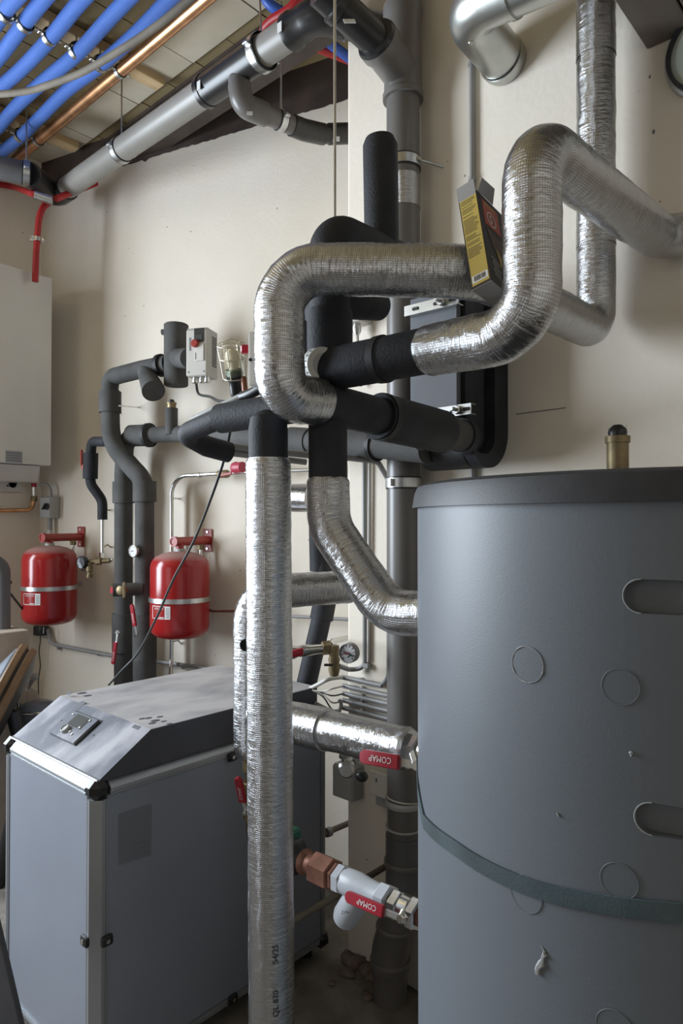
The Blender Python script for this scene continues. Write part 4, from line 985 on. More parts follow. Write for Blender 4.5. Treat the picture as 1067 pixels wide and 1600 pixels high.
nseg('union_nut', 518, 528, .034, 'bronze', ys, True)
nseg('hex_end', 528, 540, .036, 'strain', ys, True)
nseg('strainer_body', 538, 600, [(0, .030), (.12, .033), (.35, .034), (.6, .030), (.85, .029), (1, .030)], 'strain', ys)
nseg('hex_end', 594, 611, .038, 'strain', ys, True)
y0_ = nx(566); yt = N_(540, 1432)
yd_ = (yt - y0_).normalized()
put('strainer_leg', lathe(y0_, yd_, [(0, .026), (.03, .030), (.04, .034), ((yt-y0_).length-.004, .034), ((yt-y0_).length+.01, .030), ((yt-y0_).length+.016, .018), ((yt-y0_).length+.016, 0)], 28), 'strain', ys)
vd = -_f
put('stamped_lettering', text_bm('DN32', .012, y0_.lerp(yt, .62) + vd*.0350 - _r*.026, _r*.97 + _u*.1, _u), 'ink', ys, smooth=False)
nv = N_(629, 1436)
vn = lever_valve('ball_valve', 'nickel ball valve with red lever right of the white strainer', onY(627, 1436, 1.235), onY(541, 1399, 1.235), -EY + EZ*.3, .026, flip=1, wordsize=.017)
nseg('thread', 609, 616, [(0, .024), (1, .024)], 'brass', vn)
nseg('hex_nut', 614, 628, .035, 'chrome', vn, True)
nseg('valve_body', 627, 645, [(0, .027), (.15, .033), (.85, .033), (1, .027)], 'chrome', vn)
nseg('hex_nut', 643, 657, .037, 'chrome', vn, True)
nseg('tail', 655, 680, [(0, .022), (1, .022)], 'bronze', vn)
put('stem_base', cyl(onY(627, 1436, 1.235), nx(634), .010, 14), 'chrome', vn)
# valve under the back foil pipe
lq_ = P(393, 1182, 1.97)
v3 = lever_valve('ball_valve', 'red-levered brass valve on the cabinet side, half hidden by the upright foil pipe', P(383, 1268, 1.95), P(372, 1214, 1.90), -_f - _r*.3, .022, flip=1, wordsize=.013)
put('valve_body', lathe(lq_ - EZ*.19, EZ, [(0, .016), (.02, .024), (.05, .024), (.06, .018), (.14, .018), (.15, .026), (.2, .026)], 20), 'brass', v3)
put('hex_nut', nut(lq_ - EZ*.10, EZ, .03, .03), 'brass', v3)
put('elbow_pipe', tube([lq_ - EZ*.18, lq_ - EZ*.235, P(424, 1312, 1.93)], .016, fil=.03), 'brass', v3)

# =================================================================== alcove: foam pipes
def Ro(px, py, off): return R(px, py, off)
j1 = thing('foam_pipe', 'grey foam pipe bending from the three-way valve down behind the heat pump', 'insulated pipe', Ro(226, 1060, .2))
oj = .21
put('foam_sleeve', sweep(path([(Ro(262, 569, oj), .044), (Ro(222, 577, oj), .044), (Ro(172, 590, oj), .044, .13), (Ro(172, 615, oj), .041)], narc=12), 26), 'rubg', j1)
put('foam_sleeve', sweep(path([(Ro(172, 610, oj), .046), (Ro(173, 694, oj), .047, .22), (Ro(226, 752, oj), .047, .2), (Ro(226, 790, oj), .047), (Ro(226, 1120, oj), .048)], narc=12), 26), 'rubg', j1)
put('foam_collar', tube([Ro(172, 612, oj), Ro(172, 645, oj)], .056, seg=28), 'rubg', j1)
put('foam_collar', tube([Ro(226, 752, oj), Ro(226, 784, oj)], .058, seg=28), 'rubg', j1)
put('foam_collar', tube([Ro(226, 960, oj), Ro(226, 1030, oj)], .059, seg=28), 'rubg', j1)
put('foam_collar', tube([Ro(226, 1024, oj), Ro(226, 1080, oj)], .057, seg=28), 'rubg', j1)
put('branch_stub', sweep(path([(Ro(226, 577, oj), .038), (Ro(240, 611, oj + .10), .0555)]), 28), 'rubg', j1)
put('joint_band', ringband(Ro(252, 571, oj), Ro(262, 569, oj) - Ro(222, 577, oj), .044, .02, .012, 28), 'tape', j1)
put('fixing_rod', cyl(Ro(186, 634, oj), Ro(216, 636.5, 0), .004, 8), 'zinc', j1)
put('three_way_body', lathe(Ro(275, 604, oj), EZ, [(0, .02), (.002, .052), (.006, .058), (Ro(275, 507, oj).z - Ro(275, 604, oj).z - .004, .059), (Ro(275, 507, oj).z - Ro(275, 604, oj).z, .054), (Ro(275, 507, oj).z - Ro(275, 604, oj).z, 0)], 34), 'rubg', j1)
put('side_stub', cyl(Ro(275, 518, oj), Ro(253, 519, oj + .02), .014, 16), 'rubg', j1)
put('valve_stub', tube([Ro(275, 560, oj), Ro(297, 560, oj + .10)], .048, seg=26), 'rubg', j1)
# thermometer
q = Ro(226, 862, oj); q2 = Ro(208, 861, oj + .07); tax = (q2 - q).normalized()
tm = thing('thermometer', 'round white dial thermometer on the grey foam pipe beside the second red vessel', 'thermometer', q2 - EZ*.03)
put('stem', cyl(q, q2 - tax*.01, .014, 14), 'black', tm)
face_n = (-_f*.85 - _r*.5).normalized()
put('case', lathe(q2 - face_n*.012, face_n, [(0, .02), (.002, .031), (.014, .032), (.016, .029), (.013, .028), (0, .028), (0, .02)], 28), 'chrome', tm)
put('dial', cyl(q2 - face_n*.001, q2 + face_n*.0005, .0285, 28), 'dial', tm)
put('needle', box_data(q2 + face_n*.0015, _r, EZ, face_n, .024, .003, .001), 'ink', tm, smooth=False)
for k in range(9):
    a = rad(-40 + k*32.5); sd_ = face_n.cross(EZ).normalized()
    put('dial_mark', box_data(q2 + face_n*.001 + (sd_*math.cos(a) + EZ*math.sin(a))*.023, sd_*math.cos(a) + EZ*math.sin(a), face_n.cross(sd_*math.cos(a) + EZ*math.sin(a)), face_n, .006, .0015, .0006), 'ink', tm, smooth=False)

j2 = thing('foam_pipe', 'darker grey foam pipe running upright left of its twin behind the heat pump', 'insulated pipe', Ro(193, 1060, .12))
o2 = .14
put('foam_sleeve', sweep(path([(Ro(230, 680, o2), .045), (Ro(196, 682, o2), .045, .1), (Ro(193, 740, o2), .046), (Ro(193, 1120, o2), .048)], narc=12), 26), 'rubg', j2)
put('foam_collar', tube([Ro(193, 753, o2), Ro(193, 786, o2)], .056, seg=28), 'rubg', j2)
put('foam_collar', tube([Ro(193, 958, o2), Ro(193, 1018, o2)], .058, seg=28), 'rubg', j2)
put('foam_collar', tube([Ro(205, 681, o2), Ro(235, 680, o2)], .056, seg=28), 'rubg', j2)
put('joint_band', ringband(Ro(233, 680, o2), RT, .054, .018, .008, 28), 'tape', j2)
k2 = [Ro(225, 680, o2), Ro(290, 678, o2 + .03), Ro(360, 681, .55), P(464, 688, 2.45), P(571, 695, 2.22), P(668, 703, 2.02)]
put('foam_run', sweep([(q, .0405) for q in smooth_curve(k2, 6)], 26), 'rubg', j2)
put('foam_collar', tube([P(455, 687, 2.47), P(486, 689.5, 2.40)], .046, seg=26), 'rubg', j2)
put('joint_band', ringband(P(588, 696, 2.19), P(600, 697, 2.16) - P(570, 695, 2.22), .041, .016, .010, 28), 'tape', j2)
put('foam_collar', tube([P(540, 692, 2.28), P(586, 696, 2.19)], .046, seg=26), 'rubg', j2)
q = Ro(268, 679, o2 + .02)
put('vent_sleeve', cyl(q, Ro(268, 638, o2 + .02), .031, 24), 'rubg', j2)
put('brass_vent', lathe(Ro(268, 638, o2 + .02), EZ, [(0, .022), (.02, .022), (.02, .025), (.028, .025), (.03, .018)], 20), 'brass', j2)
put('vent_cap', lathe(Ro(268, 631, o2 + .02), EZ, [(0, .016), (.016, .015), (.022, .008), (.022, 0)], 16), 'black', j2)
# cross piece with drain cock
xp = thing('cross_connection', 'short grey foam cross piece with a brass drain cock between the twin foam pipes', 'fitting', Ro(198, 935, .3))
put('foam_sleeve', cyl(Ro(222, 920, .24), Ro(176, 922, .34), .032, 24), 'rubg', xp)
put('brass_cock', lathe(Ro(196, 921, .34), -_f - _r*.3, [(0, .014), (.03, .014), (.03, .022), (.045, .022), (.05, .014)], 18), 'brass', xp)
put('cock_lever', box_data(Ro(194, 922, .40), _r, _f, EZ, .014, .006, .075, .003), 'brass', xp, smooth=False)
put('red_end', cyl(Ro(176, 922, .34), Ro(174.5, 922, .345), .016, 14), 'redp', xp)
lever_valve('lever_valve', 'red lever handle pointing up on the right of the twin foam pipes', Ro(213, 993, .30), Ro(206, 944, .31), -_f - _r*.4, .021, flip=1, wordsize=.014, group=None)
lever_valve('lever_valve', 'red lever handle hanging down on the left of the twin foam pipes', Ro(183, 988, .23), Ro(177, 1038, .24), -_f - _r*.4, .021, flip=-1, wordsize=.014)

# small line with foam covered valve
sl_ = thing('foam_pipe', 'thin black foam pipe snaking down to a brass manifold above the first red vessel', 'insulated pipe', Ro(160, 812, .1))
os_ = .16
put('foam_sleeve', sweep(path([(Ro(168, 690, oj), .026), (Ro(143, 690, os_), .026, .08), (Ro(142, 712, os_), .026)], narc=10), 20), 'rub', sl_)
put('valve_sleeve', tube([Ro(142, 708, os_), Ro(141, 748, os_)], .0385, seg=24), 'rub', sl_)
put('foam_sleeve', sweep(path([(Ro(141, 745, os_), .026), (Ro(142, 757, os_), .026, .09), (Ro(160, 782, .12), .026, .09), (Ro(160, 812, .12), .026)], narc=10), 20), 'rub', sl_)
put('steel_tube', cyl(Ro(160, 810, .12), Ro(160, 868, .12), .0095, 14), 'tube', sl_)
put('lever', join(box_data(Ro(127.5, 715, os_ + .03), _r, _f, EZ, .012, .012, .085, .004)), 'redb', sl_, smooth=False)
put('lever_hub', cyl(Ro(136, 729, os_), Ro(129, 729, os_ + .03), .014, 14), 'redb', sl_)
put('hex_nut', nut(Ro(160, 872, .12), EZ, .017, .03), 'chrome', sl_)
put('wall_clip', cyl(Ro(160, 797, .12), Ro(170, 797, 0), .004, 8), 'brass', sl_)

# =================================================================== red expansion vessels
def gauge(name, label, c, n, r, parent_pts=None, dark=False):
    g = thing(name, label, 'gauge', c - EZ*r); n = Vector(n).normalized(); sd_ = n.cross(EZ).normalized()
    put('case', lathe(c - n*.028, n, [(0, r*.8), (.004, r), (.028, r), (.031, r*.93), (.027, r*.9)], 30), 'black' if dark else 'cgrey', g)
    put('dial', cyl(c - n*.003, c - n*.001, r*.91, 30), 'pgrey' if dark else 'dial', g)
    put('needle', box_data(c + n*.0006, sd_ + EZ*.4, n.cross(sd_ + EZ*.4), n, r*1.1, r*.09, .001), 'ink', g, smooth=False)
    for k in range(10):
        a = rad(-45 + k*30); d_ = sd_*math.cos(a) + EZ*math.sin(a)
        put('dial_mark', box_data(c + n*.0 + d_*r*.74, d_, n.cross(d_), n, r*.2, r*.05, .0012), 'ink', g, smooth=False)
    return g
def vessel(px, ytop, ybot, yband, yarm, label, arm_end):
    off = .22; top = R(px, ytop, off); bot = R(px, ybot, off); h = top.z - bot.z; r = .1405
    v = thing('expansion_vessel', label, 'expansion vessel', bot, 'red expansion vessels')
    prof_ = [(0, .03), (.004, .09), (.014, .118), (.032, .135), (.055, r), (h*.5, r), (h-.075, r), (h-.048, .134), (h-.028, .117), (h-.012, .085), (h-.003, .045), (h, .0)]
    put('shell', lathe(bot, EZ, prof_, 56), 'vessel', v, angle=60)
    zb_ = R(px, yband, off).z
    bd = put('clamp_band', ringband((bot.x, bot.y, zb_), EZ, r + .0005, .022, .0055, 56), 'galv', v)
    put('band_strap', box_data(Vector((bot.x, bot.y, zb_)) + RN*(r + .04), RN, RT, EZ, .085, .004, .022), 'galv', bd, smooth=False)
    # bracket arm on the wall plate
    za = R(px, yarm, off).z; ax = Vector((bot.x, bot.y, za))
    br = put('bracket_arm', cyl(ax - RN*.045, ax + RN*(off - .012), .0215, 24), 'redb', v)
    put('arm_cap', lathe(ax - RN*.045, -RN, [(-.012, .0245), (.006, .0245), (.006, .018), (.002, .017), (.002, 0)], 24), 'redb', br)
    put('neck', cyl((bot.x, bot.y, top.z - .004), (bot.x, bot.y, za - .01), .018, 18), 'redb', br)
    put('neck_ring', cyl((bot.x, bot.y, top.z - .002), (bot.x, bot.y, top.z + .012), .024, 18), 'ltgrey', br)
    put('wall_plate', box_data(ax + RN*(off - .006), RT, RN, EZ, .055, .006, .115, .002), 'redb', v, smooth=False)
    for s in (-1, 1): put('plate_screw', cyl(ax + RN*(off - .010) + EZ*s*.042, ax + RN*(off - .014) + EZ*s*.042, .006, 10), 'zinc', v)
    pq = ax + RN*(off*.72)
    put('brass_nut', nut(pq - EZ*.045, EZ, .017, .028), 'brass', v)
    put('feed_tube', cyl(pq - EZ*.04, pq - EZ*.17, .0085, 12), 'tube', v)
    # label sheet wrapped on the shell, under the band
    va_ = (C0 - Vector((bot.x, bot.y, CAMZ))); va_.z = 0; a_c = math.atan2(va_.y, va_.x)
    a0_, a1_ = a_c - rad(62), a_c - rad(18); zt_, zl_ = zb_ - .022, zb_ - .082
    def patch(a_, b_, z0, z1, rr, name, mt, par):
        Vv, Ff = [], []; n_ = 10
        for k in range(n_+1):
            a = a_ + (b_-a_)*k/n_
            for r_ in (rr - .0006, rr):
                for z_ in (z0, z1): Vv.append(Vector((bot.x + r_*math.cos(a), bot.y + r_*math.sin(a), z_)))
        for k in range(n_):
            i = k*4; j = i + 4
            Ff += [(i+2, j+2, j+3, i+3), (i, i+1, j+1, j), (i, j, j+2, i+2), (i+1, i+3, j+3, j+1)]
        Ff += [(0, 2, 3, 1), (n_*4, n_*4+1, n_*4+3, n_*4+2)]
        return put(name, (Vv, Ff, None), mt, par)
    lb = patch(a0_, a1_, zl_, zt_, r + .0012, 'label_sheet', 'paper', v)
    am = a0_ + (a1_-a0_)*.74
    patch(a0_ + rad(2), am, zl_ + .003, zt_ - .003, r + .0017, 'label_print', 'red', lb)
    org = Vector((bot.x + (r+.0028)*math.cos(a0_ + rad(8)), bot.y + (r+.0028)*math.sin(a0_ + rad(8)), zt_ - .016))
    tx = Vector((-math.sin(a0_), math.cos(a0_), 0))
    put('label_lettering', text_bm('FLEXCON', .0125, org, tx, EZ, wrap=((bot.x, bot.y, 0), EZ, r + .0028)), 'paper', lb, smooth=False)
    patch(a0_ + rad(20), am - rad(1), zl_ + .006, zl_ + .0095, r + .0022, 'label_line', 'paper', lb)
    for k in range(6): patch(am + rad(2.5), a1_ - rad(2.5), zl_ + .008 + k*.008, zl_ + .0105 + k*.008, r + .0022, 'label_line', 'inkg', lb)
    return v
M['vessel'] = M['red']
def dust_red():
    m, nt, b = _mat('dusty_red_enamel')
    g = node(nt, 'ShaderNodeNewGeometry'); s = node(nt, 'ShaderNodeSeparateXYZ'); nt.links.new(g.outputs['Normal'], s.inputs[0])
    n_ = node(nt, 'ShaderNodeTexNoise', Scale=30.0, Detail=6.0); tc = node(nt, 'ShaderNodeTexCoord'); nt.links.new(tc.outputs['Object'], n_.inputs['Vector'])
    a = node(nt, 'ShaderNodeMath', operation='MULTIPLY_ADD'); a.inputs[1].default_value = .22; nt.links.new(n_.outputs['Fac'], a.inputs[0]); nt.links.new(s.outputs['Z'], a.inputs[2])
    r_ = node(nt, 'ShaderNodeMapRange'); r_.inputs['From Min'].default_value = .62; r_.inputs['From Max'].default_value = 1.02; r_.inputs['To Max'].default_value = .8; nt.links.new(a.outputs[0], r_.inputs['Value'])
    mx = node(nt, 'ShaderNodeMix', data_type='RGBA'); mx.inputs[6].default_value = (.30, .013, .014, 1); mx.inputs[7].default_value = (.33, .22, .195, 1)
    nt.links.new(r_.outputs[0], mx.inputs[0]); nt.links.new(mx.outputs[2], b.inputs['Base Color'])
    rr = node(nt, 'ShaderNodeMapRange'); rr.inputs['To Min'].default_value = .2; rr.inputs['To Max'].default_value = .8; nt.links.new(r_.outputs[0], rr.inputs['Value']); nt.links.new(rr.outputs[0], b.inputs['Roughness'])
    return m
M['vessel'] = dust_red()
vessel(77, 852, 975, 917, 840, 'red expansion vessel below the white gas boiler, nearest the corner', 0)
vessel(281, 861, 996, 935, 846, 'red expansion vessel between the twin foam pipes and the upright foil pipe', 0)
# brass manifold and gauge by the first vessel
bmf = thing('brass_manifold', 'small brass manifold with drain cock beside the first red vessel', 'fitting', Ro(145, 898, .15))
put('body', cyl(Ro(172, 876, .12), Ro(128, 879, .18), .013, 16), 'brass', bmf)
put('hex_nut', nut(Ro(150, 877, .15), Ro(172, 876, .12) - Ro(128, 879, .18), .021, .03), 'brass', bmf)
put('steel_end', cyl(Ro(156, 876, .13), Ro(176, 875, .11), .011, 14), 'tube', bmf)
put('drain_leg', lathe(Ro(140, 879, .17), -EZ, [(0, .014), (.02, .014), (.02, .019), (.045, .019), (.05, .013), (.065, .013), (.065, .018), (.08, .016)], 16), 'brass', bmf)
put('cock_lever', box_data(Ro(131, 891, .18), _r, _f, EZ, .03, .008, .008, .002), 'black', bmf, smooth=False)
put('clip', tube([Ro(163, 854, .1), Ro(168, 851, .07), Ro(173, 855, 0)], .004, fil=.01, seg=8), 'brass', bmf)
gauge('pressure_gauge', 'dark-faced pressure gauge just right of the first red vessel', Ro(126, 879, .2), -_f - _r*.55, .034, dark=True)

# =================================================================== three-way actuator
fx = Ro(308, 550, .34)
fn = (-RN*.97 + RT*.20).normalized(); ft = Vector((-fn.y, fn.x, 0)); ft = ft if ft.dot(_r) > 0 else -ft
ab = thing('valve_actuator', 'light grey actuator box with red knob and dark display on the foam valve', 'actuator', Ro(311, 588, .34))
hz_ = Ro(311, 513, .34).z - Ro(311, 588, .34).z; wz = .100
put('housing', prism([fx + ft*(-wz/2) + EZ*(-hz_/2), fx + ft*(wz/2) + EZ*(-hz_/2), fx + ft*(wz/2) - fn*.105 + EZ*(-hz_/2), fx + ft*(-wz/2) - fn*.105 + EZ*(-hz_/2)], EZ*hz_), 'ltgrey', ab, smooth=False)
put('front_cover', box_data(fx + fn*.004 - EZ*.004, ft, fn, EZ, wz*1.02, .010, hz_*.97, .004), 'offw', ab, smooth=False)
put('display', box_data(fx + fn*.010 + ft*wz*.14 + EZ*hz_*.34, ft, fn, EZ, wz*.46, .006, hz_*.28), 'screen', ab, smooth=False)
put('display_glass', box_data(fx + fn*.0135 + ft*wz*.14 + EZ*hz_*.28, ft, fn, EZ, wz*.34, .002, hz_*.11), 'lcd', ab, smooth=False)
put('slide_plate', box_data(fx + fn*.011 + ft*wz*.16 - EZ*hz_*.02, ft, fn, EZ, wz*.44, .006, hz_*.36, .001), 'white', ab, smooth=False)
put('red_knob', lathe(fx + fn*.008 - ft*wz*.02 + EZ*hz_*.16, fn, [(0, .019), (.016, .018), (.02, .014), (.02, 0)], 24), 'redb', ab)
put('print_mark', box_data(fx + fn*.0145 - ft*wz*.01 - EZ*hz_*.10, ft, fn, EZ, .004, .0006, .03), 'inkg', ab, smooth=False)
put('side_print', box_data(fx + fn*.0092 - ft*wz*.30 + EZ*hz_*.16, ft, fn, EZ, .010, .0006, .06), 'inkg', ab, smooth=False)
for s in (-1, 1): put('cover_screw', cyl(fx + fn*.008 + ft*s*wz*.38 - EZ*hz_*.42, fx + fn*.0105 + ft*s*wz*.38 - EZ*hz_*.42, .004, 10), 'inkg', ab)
for k in range(15):
    put('vent_slot', box_data(fx + ft*(wz/2 + .0006) - fn*.072 + EZ*(hz_*.36 - k*.0095), fn, ft, EZ, .045, .002, .0045), 'ink', ab, smooth=False)
for k, s in enumerate((-.24, .1, .36)):
    g_ = fx + ft*wz*s - fn*.03 - EZ*hz_/2
    put('cable_gland', lathe(g_, -EZ, [(0, .012), (.008, .012), (.008, .0145), (.024, .0145), (.028, .009)], 14), 'zinc', ab)
g_ = fx - ft*wz*.2 - fn*.03 - EZ*(hz_/2 + .025)
solo('actuator_cable', hose([g_, g_ - EZ*.05 + _r*.012, P(328, 620, 2.75), P(340, 626, 2.6), P(356, 628, 2.3)], .006, 8), 'cable', 'black cable hanging from the light grey actuator box', 'cable')

# =================================================================== hand lamp
hl = thing('hand_lamp', 'caged inspection hand lamp with black rubber handle standing behind the foam arm', 'lamp', P(371, 618, 2.02))
ZL = 2.02; lb_, lt_ = P(367, 590, ZL), P(361, 534, ZL - .05); la = (lt_ - lb_).normalized(); lL = (lt_ - lb_).length
put('handle', lathe(lb_ - la*.005, -la, [(-.012, .026), (0, .024), (.01, .0185), (.018, .0195), (.026, .0185), (.034, .0195), (.042, .0185), (.05, .018), (.062, .010), (.062, 0)], 20), 'black', hl)
put('glass_dome', lathe(lb_ + la*.012, la, [(0, .026), (.02, .027), (lL*.7, .029), (lL*.82, .024), (lL*.86, .01), (lL*.86, 0)], 26), 'glass', hl)
put('bulb', lathe(lb_ + la*.016, la, [(0, .010), (.012, .012), (.022, .017), (.04, .0215), (.058, .019), (.068, .010), (.070, 0)], 22), 'bulb', hl)
put('lamp_socket', lathe(lb_ + la*.002, la, [(0, .024), (.022, .024), (.024, .012)], 20), 'greenm', hl)
ls1 = la.cross(_f).normalized(); ls2 = la.cross(ls1).normalized()
def lring(t, r): return [lb_ + la*t + (ls1*math.cos(2*math.pi*k/24) + ls2*math.sin(2*math.pi*k/24))*r for k in range(25)]
for t, r in ((.001, .034), (lL*.56, .038), (lL*.92, .041)): put('cage_ring', sweep([(q, .0016) for q in lring(t, r)], 6, False), 'cage', hl)
for k in range(6):
    a = 2*math.pi*(k + .3)/6; d_ = ls1*math.cos(a) + ls2*math.sin(a)
    put('cage_wire', sweep([(q, .0015) for q in (lb_ + la*.001 + d_*.034, lb_ + la*lL*.56 + d_*.038, lb_ + la*lL*.92 + d_*.041)], 6), 'cage', hl)
for s in (-.45, .45):
    e = la*lL*.92; put('cage_wire', sweep([(q, .0016) for q in (lb_ + e + ls1*.041*math.sqrt(1-s*s) + ls2*.041*s, lb_ + e + la*.012 + ls2*.041*s, lb_ + e - ls1*.041*math.sqrt(1-s*s) + ls2*.041*s)], 6), 'cage', hl)
put('reflector', lathe(lb_ + la*.03, la, [(0, .0345), (lL*.80, .038)], 26)[:2] and box_data(lb_ + la*(lL*.97) - ls2*.006, ls1, ls2, la, .05, .045, .0015), 'bulb', hl, smooth=False)
put('hook_tube', cyl(P(381, 590, 2.0), P(384, 622, 1.98), .009, 12), 'bronze', hl)
solo('lamp_cable', hose([P(374, 618, 2.02), P(366, 640, 2.0), P(360, 672, 1.99), P(351, 715, 2.05), P(331, 775, 2.1), P(303, 845, 2.2), P(271, 905, 2.3), P(246, 962, 2.4), P(217, 1018, 2.5), P(190, 1048, 2.56), P(170, 1070, 2.62)], .0042, 8), 'cable', 'thin black lamp cable trailing down past the second red vessel', 'cable')

# =================================================================== conduits around the tee
solo('grey_conduit', hose([P(301, 655, 1.80), P(330, 641, 1.76), P(366, 624, 1.72), P(402, 607, 1.68)], .0078, 12), 'ltgrey', 'pale grey conduit lying along the top of the black foam arm', 'conduit')
solo('rubber_hose', hose([P(378, 620, 1.67), P(392, 615, 1.645), P(408, 606, 1.62)], .0125, 12), 'black', 'short black rubber hose end on top of the black foam arm', 'hose')
gc = thing('bent_conduit', 'grey conduit passing under the black tees and down beside the soil stack', 'conduit', PW(609, 1060, .02))
put('flexible_end', hose([P(312, 664, 1.99), P(318, 680, 2.0), P(330, 693, 2.02), P(344, 696, 2.03)], .013, 12), 'cgrey', gc)
put('conduit', sweep(path([(P(342, 696, 2.03), .0105), (P(480, 711, 2.13), .0105), (P(548, 716, 2.20), .0095), (P(590, 721, 2.26), .0095, .05), (PW(608, 752, .015), .009, .05), (PW(607.5, 800, .012), .008)], narc=8), 14), 'cgrey', gc)
put('conduit', sweep(path([(PW(607.5, 790, .012), .008), (PW(607, 1060, .012), .008, .05), (PW(594, 1072, .012), .008)], narc=8), 14), 'cgrey', gc)
put('lower_tube', tube([P(362, 708, 2.05), P(478, 722, 2.15)], .010, seg=12), 'cgrey', gc)
put('coupling', tube([P(338, 695, 2.03), P(346, 697, 2.03)], .0145, seg=14), 'zinc', gc)

# bare steel tube with a red lever
tb = thing('steel_tube', 'bare bent steel tube with red lever valve on the alcove wall above the second vessel', 'pipe', Ro(268, 1050, .06))
put('tube', sweep(path([(Ro(266, 1062, .10), .0105), (Ro(268, 1030, .06), .0105, .05), (Ro(268, 745, .06), .0105, .10), (Ro(342, 740, .06), .0105), (Ro(520, 733, .06), .0105)], narc=10), 14), 'tube', tb)
for px in (312, 440): put('press_ring', ringband(Ro(px, 742.5 - (px - 312)*.035, .06), RT, .0105, .012, .004, 14), 'zinc', tb)
put('lever', box_data(Ro(353, 741, .12), RT + EZ*.12, RN, EZ, .075, .010, .016, .003), 'redb', tb, smooth=False)
put('valve_body', lathe(Ro(340, 741, .06), RT, [(0, .014), (.01, .02), (.06, .02), (.07, .014)], 16), 'brass', tb)
put('red_cap', lathe(Ro(366, 731, .14), RT - RN*.25, [(0, .0), (0, .026), (.012, .029), (.03, .026), (.06, .026), (.06, 0)], 22), 'pink', tb)
put('wall_clip', cyl(Ro(268, 779, .06), Ro(279, 779, 0), .005, 8), 'zinc', tb)
put('wall_clip', tube([Ro(268, 1003, .06), Ro(278, 1000, .03), Ro(283, 1006, 0)], .005, fil=.01, seg=8), 'zinc', tb)
bt = thing('low_conduit', 'grey conduit running low along the alcove wall behind the heat pump', 'conduit', Ro(180, 1035, .03))
put('conduit', sweep(path([(Ro(74, 983, .03), .0105), (Ro(79, 1006, .03), .0105, .06), (Ro(173, 1024, .03), .0105), (Ro(300, 1041, .03), .0105), (Ro(360, 1050, .03), .0105)], narc=8), 12), 'cgrey', bt)
for px in (92, 155, 287): put('saddle', box_data(Ro(px, 1012 + (px - 92)*.152, .012), RT, RN, EZ, .016, .024, .022, .003), 'cgrey', bt, smooth=False)
solo('thin_copper_pipe', tube([Ro(322, 950, .10), Ro(332, 955, .10), Ro(420, 955, .10)], .0065, fil=.02, seg=10), 'bronze', 'thin brown copper pipe right of the second red vessel', 'pipe')
solo('thin_steel_pipe', tube([Ro(440, 962, .05), Ro(545, 968, .05)], .008, seg=10), 'cgrey', 'thin grey pipe level across the alcove wall behind the upright foil pipe', 'pipe')
ob = thing('foam_pipe', 'black foam pipe leaning down behind the foil pipe bend by the pillar', 'insulated pipe', P(468, 1090, 2.62))
put('foam_collar', tube([P(497, 800, 2.72), P(499, 892, 2.72)], .0385, seg=24), 'rub', ob)
put('foam_sleeve', tube([P(505, 880, 2.72), P(507, 945, 2.70), P(474, 1090, 2.60)], .039, fil=.1, seg=24), 'rub', ob)
put('foam_collar', tube([P(509, 930, 2.71), P(502, 968, 2.69)], .046, seg=24), 'rub', ob)

# =================================================================== gauge group by the pillar
gg = thing('filling_valve', 'brass and nickel filling valve with red lever behind the upright foil pipe', 'valve', P(528, 1052, 2.32))
g1, g2 = P(440, 1021, 2.30), P(506, 1013, 2.34)
gd = (g2 - g1).normalized()
put('nickel_body', lathe(g1, gd, [(0, .016), (.02, .022), (.04, .024), (.055, .018), (.075, .022), (.10, .018), ((g2-g1).length, .016)], 18), 'chrome', gg)
put('hex_nut', nut(P(503, 1013, 2.34), gd, .024, .03), 'brass', gg)
put('brass_tee', lathe(P(522, 1012, 2.34), -EZ, [(-.008, .0), (-.008, .017), (.012, .019), (.03, .017), (.04, .021), (.055, .017), (.075, .02), (.095, .015), (.1, 0)], 18), 'brass', gg)
put('red_lever', box_data(P(460, 1021, 2.24), _r*.94 + EZ*.22, _f, EZ, .062, .014, .026, .006, 2), 'redp', gg)
put('drain_lever', box_data(P(513, 1039, 2.30), _r, _f, EZ, .03, .008, .008, .002), 'black', gg, smooth=False)
put('outlet', tube([P(515, 1008, 2.36), P(521, 1002, 2.5), Ro(548, 996, .05)], .012, fil=.03, seg=12), 'tube', gg)
gauge('pressure_gauge', 'round white pressure gauge with black rim mounted by the pillar edge', P(543, 1021, 2.22), -_f*.9 - _r*.5, .0325)
g_ = bpy.data.objects['pressure_gauge.001']; gn = (-_f*.9 - _r*.5).normalized()
put('red_sector', box_data(P(541, 1021, 2.212), _r, EZ, gn, .024, .004, .0012), 'redp', g_, smooth=False); put('green_sector', box_data(P(546, 1025, 2.212), _r*.7 + EZ*.7, EZ, gn, .014, .005, .0012), 'green', g_, smooth=False)
uc = thing('pillar_conduit', 'pair of slim grey conduits running down the pillar wall to the filling valve', 'conduit', PW(570, 1050, .02))
put('conduit', sweep(path([(PW(569, 700, .012), .0085), (PW(570, 1043, .012), .0085, .05), (PW(548, 1047, .03), .0085, .03), (P(528, 1040, 2.34), .0085)], narc=8), 12), 'cgrey', uc)
put('conduit', sweep(path([(PW(577, 700, .012), .0045), (PW(575, 1034, .012), .0045)]), 10), 'offw', uc)
put('clip', box_data(PW(573, 1040, .012), EX, EY, EZ, .03, .02, .018, .003), 'cgrey', uc, smooth=False)
pairs = [((534, 1058), (597, 1071.5)), ((536, 1071.5), (655, 1098)), ((536, 1083.5), (655, 1112)), ((536, 1094), (655, 1124.5)), ((537, 1106), (655, 1136))]
names = ('topmost', 'second from top', 'middle', 'fourth from top', 'lowest')
